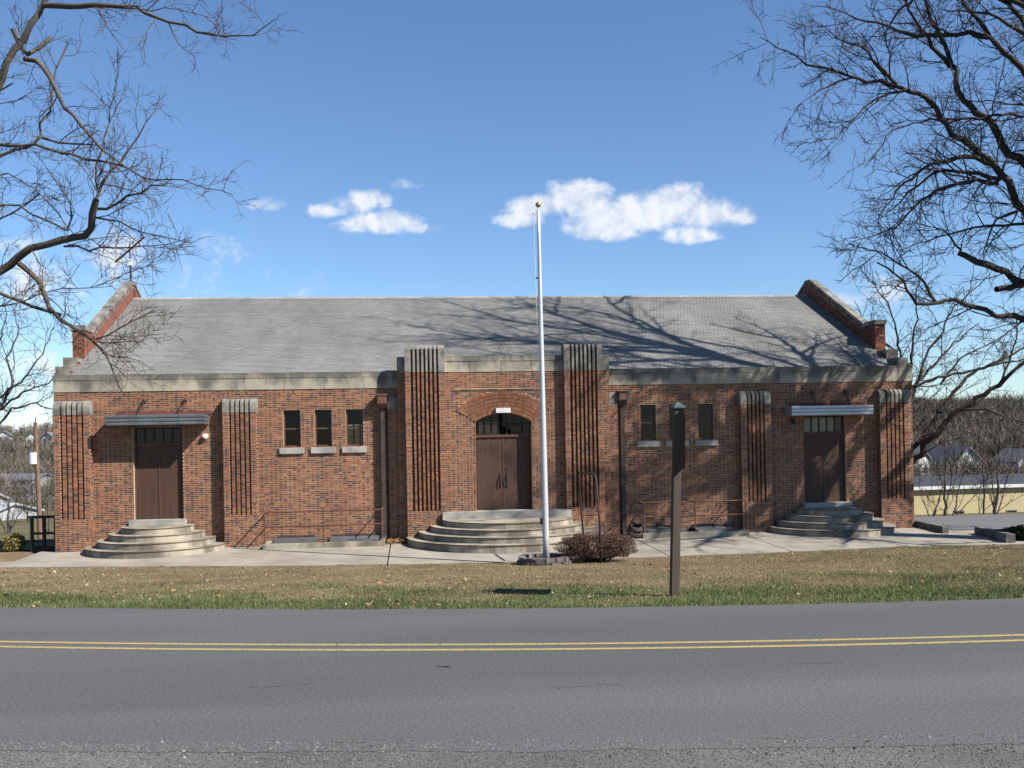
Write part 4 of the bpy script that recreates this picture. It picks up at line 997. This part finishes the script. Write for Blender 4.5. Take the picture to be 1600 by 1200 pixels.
for (az_, z0_, ln, tr_z, r0) in ((180, 17, 11, 1.0, .17), (160, 17.5, 11, .9, .16), (200, 18, 10, .9, .16), (140, 16.5, 11, 1.1, .17), (120, 17, 11, 1.0, .16), (190, 19, 9, 1.6, .13), (230, 17, 9, 1.3, .15), (100, 18, 10, 1.2, .15), (150, 19, 9, 1.3, .14),
                                 (50, 6.5, 9, .8, .24), (35, 8, 9, .7, .22), (10, 8, 9, .6, .2), (330, 7, 9, .7, .22), (300, 8, 9, .8, .22), (0, 11, 9, 1.0, .2), (300, 11, 10, 1.0, .2), (60, 12, 9, 1.2, .18), (250, 12, 10, 1.1, .2), (275, 10, 10, .9, .22), (235, 14, 9, 1.2, .18), (340, 10, 9, .9, .2), (25, 11, 9, 1.1, .18), (285, 13, 10, 1.2, .18)):
    a = math.radians(az_); p0 = np.array(tpt(z0_)); dirv = np.array([math.cos(a), math.sin(a), tr_z])  # limbs out of view, added and thickened for the shade they cast
    pl = grow(p0, dirv, ln, 12, .075, .0); RL.append((pl, r0, .02, .45 if z0_ > 15 else .85))
    for kk in (3, 5, 8):
        sd = np.cross(pl[kk + 1] - pl[kk], rnd_unit()); sd /= np.linalg.norm(sd); td = pl[kk + 1] - pl[kk]; td /= np.linalg.norm(td)
        RL.append((grow(pl[kk], td * .85 + sd * .6, ln * .45, 8, .09, .0), r0 * .5, .012, .5))
SPEC = dict(n1=2.6, l1=1.9, r1=.030, n2=4.2, l2=.75, r2=.012, n3=4.6, l3=.34, r3=.0075, trop=.015, lift=.08)
RL = [(a_, b_, c_, d_ * (1.15 if i_ < 21 else 1.)) for i_, (a_, b_, c_, d_) in enumerate(RL)]
tree('bare_oak_tree', 'large bare oak reaching in from the upper right', (TX, TY, tz), [tpt(tz - .3), tpt(1.5), tpt(4), tpt(7), tpt(10), tpt(13), tpt(20)], [.68, .58, .5, .4, .3, .2, .07], RL, SPEC, 'bark', 'twig')
# big tree left of the frame
REG.clear()
LX, LY = P(-330, 880, 24)[:2]; lz = float(gz(LX, LY))
def lpt(z): return (LX + .3 * math.sin(z * .3), LY + .02 * z, z)
LLm_ = [
 limb([(-60, 240), (0, 135), (30, 70), (60, 20), (90, -40), (140, -120)], 24, 23.5, .20, .05, .9, [lpt(6.), P(-160, 360, 24)]),
 limb([(70, 8), (95, 8), (130, 8), (195, 8), (220, 18), (250, 28), (310, 50), (350, 56), (380, 58), (405, 48), (430, 30)], 23.6, 22, .085, .008, .75),
 limb([(-80, 225), (0, 229), (50, 228), (110, 243), (160, 255), (200, 262), (225, 275), (245, 281), (290, 282), (330, 298), (365, 305)], 24, 22, .085, .008, 1., [lpt(8.5)]),
 limb([(-60, 270), (0, 245), (45, 225), (63, 215), (66, 195), (80, 145), (87, 118), (98, 85), (107, 66)], 24, 24.5, .075, .02, .7, [lpt(8.)]),
 limb([(38, 92), (55, 92), (70, 105), (85, 130), (100, 170), (130, 200), (155, 228), (195, 260)], 24, 23, .075, .02, .9),
 limb([(66, 215), (85, 222), (110, 225), (145, 226)], 24, 24, .04, .02, .6),
 limb([(-90, 470), (0, 425), (50, 390), (100, 372), (130, 368), (146, 358), (150, 340), (147, 325), (150, 312)], 24, 23, .17, .075, .6, [lpt(6.2)]),
 limb([(147, 335), (150, 310), (165, 275), (185, 258), (215, 220), (235, 180), (250, 150)], 23, 23.5, .05, .006, 1.1),
 limb([(148, 322), (150, 300), (148, 270), (155, 240), (170, 190), (185, 130), (188, 100)], 23, 24, .04, .006, 1.),
 limb([(152, 326), (180, 322), (210, 305), (240, 290), (270, 285)], 23, 22, .045, .006, 1.),
 limb([(30, 412), (48, 428), (65, 443), (75, 475), (90, 495), (105, 508), (125, 518), (145, 528), (153, 540), (165, 560), (177, 572), (180, 590), (192, 610), (207, 628)], 24, 23, .085, .008, .9),
 limb([(-80, 440), (0, 457), (25, 468), (45, 478), (70, 482), (95, 492)], 24, 23.8, .055, .04, .7, [lpt(6.5)]),
 limb([(150, 530), (170, 520), (190, 510), (215, 497), (245, 480)], 23, 22.5, .025, .006, 1.2),
 limb([(152, 534), (185, 535), (215, 532), (250, 522)], 23, 22.3, .018, .005, 1.2),
 limb([(160, 552), (190, 560), (215, 565), (235, 575)], 23, 22.8, .02, .005, 1.2),
 limb([(-60, 335), (0, 320), (25, 322), (60, 338), (90, 352), (105, 360)], 24, 23.5, .05, .02, .8, [lpt(7.6)]),
 limb([(-50, 490), (0, 480), (50, 465), (100, 450), (150, 446), (200, 425), (235, 415)], 24.5, 23, .035, .006, 1.1, [lpt(7.)]),
 limb([(100, 385), (150, 390), (200, 385), (250, 385), (300, 370)], 24, 22.5, .03, .006, 1.),
 limb([(0, 345), (40, 320), (62, 302), (45, 312), (15, 330)][:3], 24, 24, .045, .02, .9, [lpt(7.4)]),
 limb([(150, 340), (185, 345), (215, 360), (260, 372), (300, 380)], 23, 22, .03, .005, 1.),
 limb([(60, 20), (20, 45), (40, 90), (60, 75), (80, 58)][1:], 24, 24.5, .07, .05, .3),
 limb([(-60, 150), (0, 140), (20, 130), (10, 160)][:3], 24, 24, .05, .02, .8, [lpt(9.5)]),
 limb([(0, 270), (30, 282), (60, 300), (90, 330), (115, 365)], 24.5, 24, .03, .01, 1., [lpt(8.0)]),
 limb([(105, 360), (113, 330), (100, 300), (80, 275), (60, 240)], 23.6, 24.5, .03, .006, 1.),
 limb([(195, 8), (235, 15), (265, 12), (300, 20), (340, 30)], 23.2, 22.6, .02, .005, 1.),
]
LLm = [(a_, b_ * .85, c_, d_) for a_, b_, c_, d_ in LLm_]
for (az_, z0_, ln, tr_z, r0) in ((180, 7, 8, .6, .2), (120, 8, 8, .8, .2), (220, 8, 8, .8, .2), (60, 11, 7, 1.2, .16), (300, 9, 7, .8, .18), (0, 13, 6, 1.5, .14)):
    a = math.radians(az_); LLm.append((grow(np.array(lpt(z0_)), np.array([math.cos(a), math.sin(a), tr_z]), ln, 12, .13, .01), r0, .02, .4))
SPL = dict(n1=3.2, l1=1.25, r1=.017, n2=6.0, l2=.5, r2=.0075, n3=7.0, l3=.24, r3=.005, trop=.02, lift=.05)
tree('bare_oak_tree', 'bare tree with paler limbs reaching in from the left', (LX, LY, lz), [lpt(lz - .3), lpt(3), lpt(6), lpt(9), lpt(12), lpt(15)], [.5, .4, .36, .28, .18, .06], LLm, SPL, 'barkL', 'twigL')
# tree behind the right corner
REG.clear()
BX, BY_ = P(1405, 800, 47)[:2]; bz_ = float(gz(BX, BY_))
b0 = np.array([BX, BY_, bz_ + 1.6])
BL = [
 limb([(1425, 725), (1445, 692), (1500, 640), (1560, 602), (1600, 565), (1660, 520)], 47, 45, .19, .05, .8, [b0]),
 limb([(1420, 715), (1450, 672), (1490, 612), (1520, 582), (1560, 562), (1600, 545), (1650, 530)], 47, 49, .13, .04, .9, [b0]),
 limb([(1425, 625), (1445, 560), (1470, 520), (1490, 480), (1520, 455), (1545, 430)], 47, 48, .10, .02, 1., [b0, P(1412, 690, 47)]),
 limb([(1420, 590), (1425, 540), (1432, 500), (1430, 460), (1440, 430)], 47, 46, .10, .02, 1., [b0, P(1408, 670, 47)]),
 limb([(1412, 570), (1402, 520), (1390, 475), (1365, 445), (1345, 420)], 47, 48, .09, .02, 1.1, [b0, P(1405, 660, 47)]),
 limb([(1420, 605), (1470, 588), (1520, 580), (1590, 562), (1640, 560)], 47, 46, .09, .02, 1., [P(1412, 650, 47)]),
 limb([(1428, 600), (1455, 575), (1480, 545), (1510, 520), (1530, 505)], 47, 49, .09, .02, 1.1, [P(1412, 660, 47)]),
 limb([(1400, 550), (1375, 530), (1350, 500), (1335, 470)], 47.5, 49, .08, .015, 1.1, [P(1405, 640, 47)]),
 limb([(1500, 640), (1540, 640), (1580, 655), (1630, 665)], 46, 45, .07, .015, .9),
 limb([(1470, 600), (1500, 560), (1540, 540), (1580, 520)], 47.5, 48, .06, .015, 1.1),
 limb([(1560, 602), (1580, 560), (1590, 520), (1585, 480)], 46, 46, .06, .015, 1.1),
]
SPB = dict(n1=1.5, l1=2.0, r1=.028, n2=3.2, l2=.85, r2=.014, n3=3.2, l3=.42, r3=.010, trop=.04, lift=.25)
tree('spreading_bare_tree', 'spreading bare tree rising behind the right corner of the hall', (BX, BY_, bz_), [(BX, BY_, bz_ - .3), (BX, BY_, bz_ + 1.), (BX, BY_, bz_ + 2.2)], [.42, .36, .3], BL, SPB, 'bark', 'twig')
# small tree behind on the left
REG.clear()
QX, QY = P(-60, 830, 46)[:2]; qz_ = float(gz(QX, QY)); q0 = np.array([QX, QY, qz_ + 2.5])
QL = [
 limb([(-40, 700), (0, 640), (20, 600), (12, 560), (30, 520), (20, 480)], 46, 46, .12, .02, 1., [q0]),
 limb([(-30, 660), (10, 610), (45, 585), (70, 545), (85, 510)], 46, 45, .10, .015, 1., [q0]),
 limb([(-20, 680), (20, 640), (55, 630), (85, 640), (105, 650)], 46, 44, .08, .015, .9, [q0]),
 limb([(-50, 650), (-10, 560), (10, 500), (5, 450)], 46, 47, .10, .015, 1., [q0]),
 limb([(0, 640), (40, 610), (75, 600), (100, 580)], 46, 45, .06, .01, 1.),
]
tree('small_bare_tree', 'small bare tree with dense twigs left behind the hall', (QX, QY, qz_), [(QX, QY, qz_ - .3), (QX, QY, qz_ + 2.6)], [.25, .18], QL, dict(SPB, l1=1.5, n1=2.2, r2=.011, r3=.008), 'barkbg', 'twig')
# young trees before the yellow building
def sapling(u, vb, d, stems, label, group='young trees by the yellow building'):
    b = P(u, vb, d); b[2] = float(gz(b[0], b[1]))
    lm = []
    for (dx, dxt, vt, r0) in stems:
        tp_ = P(u + dxt, vt, d); mid = (b + tp_) / 2 + np.array([0, 0, .1]) + Rv * dx * d / FPX; lm.append(([b - np.array([0, 0, .2]), mid, tp_], r0 * .62, r0 * .15, 1.))
    tree('sapling_tree', label, tuple(b), None, None, lm, dict(n1=1.5, l1=1.5, r1=.022, n2=2.6, l2=.7, r2=.013, n3=2., l3=.4, r3=.010, trop=.05, lift=.3), 'barkbg', 'twig', group)
sapling(12, 835, 70, [(0, 6, 745, .16), (-8, -24, 755, .1), (8, 30, 760, .1), (3, 15, 770, .08)], 'low twiggy tree before the white roofs on the left', 'small trees left of the hall')
sapling(78, 838, 66, [(0, -4, 735, .14), (-6, -20, 770, .09)], 'twiggy tree beside the utility pole', 'small trees left of the hall')
sapling(1477, 812, 51, [(0, 0, 690, .13), (4, 20, 640, .06)], 'dark stemmed young tree with a round tangle of twigs, before the yellow wall left')
sapling(1487, 812, 50, [(2, 28, 700, .07), (10, 60, 740, .05)], 'leaning young tree splaying right, before the yellow wall')
sapling(1456, 815, 49, [(2, 18, 760, .08), (-8, -20, 745, .05), (4, 25, 720, .05)], 'low arching shrubby tree at the right corner of the hall')
sapling(1537, 806, 54, [(0, 0, 660, .10), (0, 3, 700, .05)], 'straight slender young tree before the middle of the yellow wall')
sapling(1529, 806, 55, [(0, 4, 740, .05)], 'thin straight sapling just left of the slender young tree')
sapling(1556, 808, 52, [(0, 8, 690, .14), (-2, -8, 700, .08), (6, 35, 660, .06)], 'multi stemmed young tree at the right of the yellow wall')

# ------------------------------------------------------------------ drives and background
def sheet(name, poly, mat, label, dz=.02, nn=12):
    (a, b, c, d_) = [np.array(p_) for p_ in poly]; m = MB(); vv = []
    for i in range(nn + 1):
        for j in range(nn + 1):
            s_, t_ = i / nn, j / nn; p_ = (a * (1 - s_) + b * s_) * (1 - t_) + (d_ * (1 - s_) + c * s_) * t_; vv.append((p_[0], p_[1], float(gz(p_[0], p_[1])) + dz))
    m.add(vv, [(i * (nn + 1) + j, (i + 1) * (nn + 1) + j, (i + 1) * (nn + 1) + j + 1, i * (nn + 1) + j + 1) for i in range(nn) for j in range(nn)])
    return m.build(name, mat, None, True, kind='structure', label=label)
sheet('driveway', [(16.2, -1.6), (60, -4.5), (60, 9), (16.8, 9.5)], 'drive', 'grey asphalt drive right of the hall', .045)
sheet('driveway', [(-60, 4.2), (-16.2, .6), (-16.4, 2.2), (-60, 6.2)], 'drive', 'narrow grey drive left of the hall', .05)
sheet('lane', [(-70, 12.5), (-14, 10), (-14, 14.5), (-70, 17)], 'drive', 'grey lane behind the hall on the left', .05)
# utility pole with transformer
ub = P(63, 830, 58); ub[2] = float(gz(ub[0], ub[1])); ut = P(55, 660, 58)
up_ = thing('utility_pole', 'wooden utility pole with a grey transformer can left behind the hall', 'utility pole', tuple(ub))
MB().tube([ub - [0, 0, .3], (ub + ut) / 2, ut], [.15, .13, .10], 10, True).build('shaft', 'wood', up_)
tcn = P(51, 716, 57.8)
m = MB(); m.tube([tcn - [0, 0, .33], tcn + [0, 0, .33]], .22, 14, True); m.build('transformer', 'whitetrim', up_)
m = MB(); m.tube([tcn + [-.1, 0, .33], tcn + [-.1, 0, .5]], .05, 6, True); m.tube([tcn + [.1, 0, .33], tcn + [.1, 0, .5]], .05, 6, True); m.build('bushing', 'block', up_)
MB().tube([ut, ut + [.05, 0, .3]], .03, 6, True).build('pin', 'iron', up_)
wa = ut + np.array([0, 0, -1.3])
for z_, lb in ((-.2, 'upper thin wire running left from the utility pole'), (-1.35, 'lower thin wire running left from the utility pole')):
    a = ut + np.array([0, 0, z_]); b = P(-300, 690 + 20 * (z_ < -1), 62); m = MB(); m.tube([a + (b - a) * t_ - np.array([0, 0, .6]) * 4 * t_ * (1 - t_) for t_ in np.linspace(0, 1, 12)], .014, 4); m.build('overhead_wire', 'wire', None, label=lb, category='wire')
# yellow bush (forsythia) and evergreen shrubs
def shrub(u, v_, d, R3, n, size, cols, label, name):
    b = P(u, v_, d); b[2] = float(gz(b[0], b[1])); T = thing(name, label, 'shrub', tuple(b)); m = MB()
    leafcloud(m, b + [0, 0, R3[2] * .9], np.array(R3), n, size, [np.array(c) for c in cols], .3); m.build('crown', 'bush', T)
    m = MB()
    for k in range(24):
        a = rng.uniform(0, 6.28); m.tube([b - [0, 0, .1], b + [R3[0] * .4 * math.cos(a), R3[1] * .4 * math.sin(a), R3[2]], b + [R3[0] * .85 * math.cos(a), R3[1] * .85 * math.sin(a), R3[2] * 1.6]], [.03, .02, .008], 4)
    m.build('stem', 'twig', T)
shrub(22, 862, 35.3, [.42, .4, .34], 2600, .035, [(.34, .28, .08), (.28, .24, .08), (.22, .2, .08), (.16, .13, .08)], 'yellowish budding bush left behind the hall', 'budding_bush')
shrub(1597, 848, 33.4, [.7, .6, .25], 3000, .045, [(.035, .06, .02), (.05, .085, .03), (.025, .045, .018)], 'low green evergreen shrub at the right edge of the pavement', 'evergreen_shrub')
# yellow block building
yb = thing('yellow_block_building', 'long low pale yellow block building with white trim beyond the drive', 'building', tuple(P(1520, 806, 62)))
ya = P(1395, 812, 61); yc = P(1700, 800, 63); dv = yc - ya; dv[2] = 0; LL = np.linalg.norm(dv); dv /= LL; nv = np.array([-dv[1], dv[0], 0]); zt_ = P(1500, 763, 62)[2]; zb_ = -3.2
def ob(m, s0, s1, n0, n1, z0, z1):
    c = [ya + dv * s_ + nv * n_ for s_, n_ in ((s0, n0), (s1, n0), (s1, n1), (s0, n1))]
    m.add([(p_[0], p_[1], z0) for p_ in c] + [(p_[0], p_[1], z1) for p_ in c], [(0, 3, 2, 1), (4, 5, 6, 7), (0, 1, 5, 4), (1, 2, 6, 5), (2, 3, 7, 6), (3, 0, 4, 7)]); return m
ob(MB(), 0, 24, 0, 12, zb_, zt_).build('wall', 'yellowwall', yb); ob(MB(), -.2, 24.2, -.25, 12.2, zt_, zt_ + .2).build('fascia', 'whitetrim', yb)
m = MB(); c = [ya + dv * s_ + nv * n_ for s_, n_ in ((-.2, -.2), (24.2, -.2), (24.2, 12.2), (-.2, 12.2), (-.2, 6), (24.2, 6))]
z0 = zt_ + .202; m.add([(*c[0][:2], z0), (*c[1][:2], z0), (*c[2][:2], z0), (*c[3][:2], z0), (*c[4][:2], z0 + .3), (*c[5][:2], z0 + .3)], [(0, 1, 5, 4), (4, 5, 2, 3), (0, 4, 3), (1, 2, 5)]); m.build('roof', 'darkroof', yb)
for u in (1493, 1584):
    w_ = P(u, 803, 62); s_ = float((w_ - ya) @ dv); f = ob(MB(), s_ - .35, s_ + .35, -.05, .05, w_[2] - .18, w_[2] + .24).build('window', 'housegrey', yb); ob(MB(), s_ - .29, s_ + .29, -.06, -.052, w_[2] - .12, w_[2] + .18).build('pane', 'glass', f)
# houses
def house(u, vb, d, w_, dp, hw, hr, yaw, wallm, roofm, label, wins=True):
    b = P(u, vb, d); H = thing('house', label, 'house', tuple(b)); ca, sa = math.cos(yaw), math.sin(yaw)
    def T(x, y_, z): return (b[0] + x * ca - y_ * sa, b[1] + x * sa + y_ * ca, b[2] + z)
    m = MB(); v_ = [T(x, y_, z) for z in (-2, hw) for x, y_ in ((-w_ / 2, 0), (w_ / 2, 0), (w_ / 2, dp), (-w_ / 2, dp))] + [T(0, 0, hw + hr), T(0, dp, hw + hr)]
    m.add(v_, [(0, 1, 5, 8, 4), (1, 2, 6, 5), (2, 3, 7, 9, 6), (3, 0, 4, 7)]); m.build('wall', wallm, H)
    m = MB(); e = .35; k = hr / (w_ / 2)
    for s_ in (-1, 1):
        p_ = [T(0, -e, hw + hr + .02), T(s_ * (w_ / 2 + e), -e, hw - e * k + .02), T(s_ * (w_ / 2 + e), dp + e, hw - e * k + .02), T(0, dp + e, hw + hr + .02)]
        q_ = [(x, y_, z + .2) for x, y_, z in p_]; m.add(p_ + q_, [(0, 1, 2, 3), (4, 7, 6, 5), (0, 4, 5, 1), (1, 5, 6, 2), (2, 6, 7, 3)])
    m.build('roof', roofm, H)
    if wins:
        for x in (-w_ * .22, w_ * .22):
            for z in ((hw * .55,) if hw < 4 else (hw * .25, hw * .68)):
                m = MB(); m.add([T(x - .45, -.04, z - .6), T(x + .45, -.04, z - .6), T(x + .45, -.04, z + .6), T(x - .45, -.04, z + .6), T(x - .45, .04, z - .6), T(x + .45, .04, z - .6), T(x + .45, .04, z + .6), T(x - .45, .04, z + .6)], [(0, 1, 2, 3), (0, 4, 5, 1), (1, 5, 6, 2), (2, 6, 7, 3), (3, 7, 4, 0)]); m.build('window', 'darkroof', H)
    return H
house(1440, 752, 150, 6.0, 9, 2.6, 2.4, .55, 'housewhite', 'housegrey', 'white gabled house just right of the hall corner')
house(1514, 752, 150, 5.4, 9, 2.6, 2.4, .12, 'housewhite', 'housegrey', 'white gabled house behind the middle of the yellow building')
house(1612, 742, 160, 5, 6, 2.2, 1.8, .1, 'housewhite', 'housegrey', 'pale house at the right picture edge behind the yellow building')
house(20, 824, 105, 9, 6, 1.4, 1.0, 1.3, 'paleroof', 'paleroof', 'long white roofed building low on the left', False)
house(-25, 812, 112, 9, 8, 2.0, 1.4, 1.4, 'paleroof', 'paleroof', 'white roofed building cut by the left picture edge', False)
house(72, 765, 170, 9, 8, 1.8, .8, 1.4, 'paleroof', 'housegrey', 'far long grey roofed building left of the hall corner', False)
house(50, 697, 320, 3.5, 5, 2.6, 1.4, .4, 'housewhite', 'housegrey', 'far white house halfway up the left hillside beside the pole')
house(74, 694, 330, 4, 5, 2.4, 1.4, -.3, 'housewhite', 'housegrey', 'far white house on the left hillside close to the hall corner')
house(6, 692, 330, 4, 5, 2.4, 1.4, .2, 'housewhite', 'housegrey', 'far white house on the left hillside at the picture edge')
# twin spired church on the hill
ch = thing('church', 'far church with two slim white spires on the left hilltop', 'church', tuple(P(32, 684, 420)))
cb_ = P(32, 684, 420); MB().box(cb_[0] - 2.2, cb_[0] + 2.2, cb_[1] - 3, cb_[1] + 8, cb_[2] - 4, cb_[2] + 1.2).build('nave', 'housebrick', ch)
MB().prism([(cb_[0] - 2.5, cb_[2] + 1.21), (cb_[0] + 2.5, cb_[2] + 1.21), (cb_[0], cb_[2] + 3)], 'y', cb_[1] - 3.3, cb_[1] + 8.3).build('roof', 'housebrick', ch)
for u, vt, vb in ((25, 652, 676), (41, 655, 672)):
    b = P(u, vb, 418); t_ = P(u, vt, 418)
    m = MB(); m.box(b[0] - 1., b[0] + 1., b[1] - 1., b[1] + 1., b[2] - 4, b[2] + 1.6); m.tube([(b[0], b[1], b[2] + 1.61), (b[0], b[1], t_[2])], [1.0, .05], 8, True); m.build('spire', 'whitetrim', ch)
# woods on the far slopes: one mass of bare twiggy crowns
def woods(name, u0, u1, label, n, seed):
    r_ = np.random.default_rng(seed); V = []; Cc = []
    for _ in range(n):
        d = 95 + 400 * r_.random() ** .8; u = r_.uniform(u0, u1); p_ = C0 + d * (Fv + Rv * ((u - 800) / FPX)); X, Y = p_[0], p_[1]
        z = float(gz(X, Y)); H_ = r_.uniform(4, 9) * (.65 if d < 180 else 1)
        if d < 140 and r_.random() < .72: continue
        k = 130 if d < 250 else 90
        base_c = np.array([(.17, .14, .12), (.14, .125, .10), (.20, .165, .145), (.13, .13, .09), (.19, .14, .125)][r_.integers(5)]) * r_.normal(1, .15)  # crown tones paled, distance haze is put into the colour
        if r_.random() < .10: base_c = np.array([.045, .06, .035])
        rad = H_ * .45; a = r_.normal(size=(k, 3)); a /= np.linalg.norm(a, axis=1)[:, None]; c = a * (r_.random((k, 1)) ** .45) * np.array([rad, rad, H_ * .42]) + np.array([X, Y, z + H_ * .56])
        dr = a + np.array([0, 0, .7]) + r_.normal(0, .4, (k, 3)); dr /= np.linalg.norm(dr, axis=1)[:, None]; ln = H_ * r_.uniform(.08, .2, (k, 1)); sd = np.cross(dr, r_.normal(size=(k, 3))); sd /= np.linalg.norm(sd, axis=1)[:, None]
        wdt = .00022 * d * r_.uniform(.6, 1.6, (k, 1)) + .01
        V.append(np.stack([c - dr * ln - sd * wdt, c - dr * ln + sd * wdt, c + dr * ln], 1)); Cc.append(base_c[None] * r_.normal(1, .18, (k, 1)))
        tb = np.array([X, Y, z]); w2 = Rv * (.10 + d * .0003); V.append(np.array([[tb - w2, tb + w2, tb + [0, 0, H_ * .8]]])); Cc.append(base_c[None] * .9)
    bulk(name, np.concatenate(V), 3, np.concatenate(Cc), 'bush', kind='stuff', label=label, category='woods')
woods('hillside_woods', -120, 140, 'bare brown woods covering the far slope on the left', 900, 3)
woods('hillside_woods', 1380, 1720, 'bare brown woods covering the far slope on the right', 1300, 4)
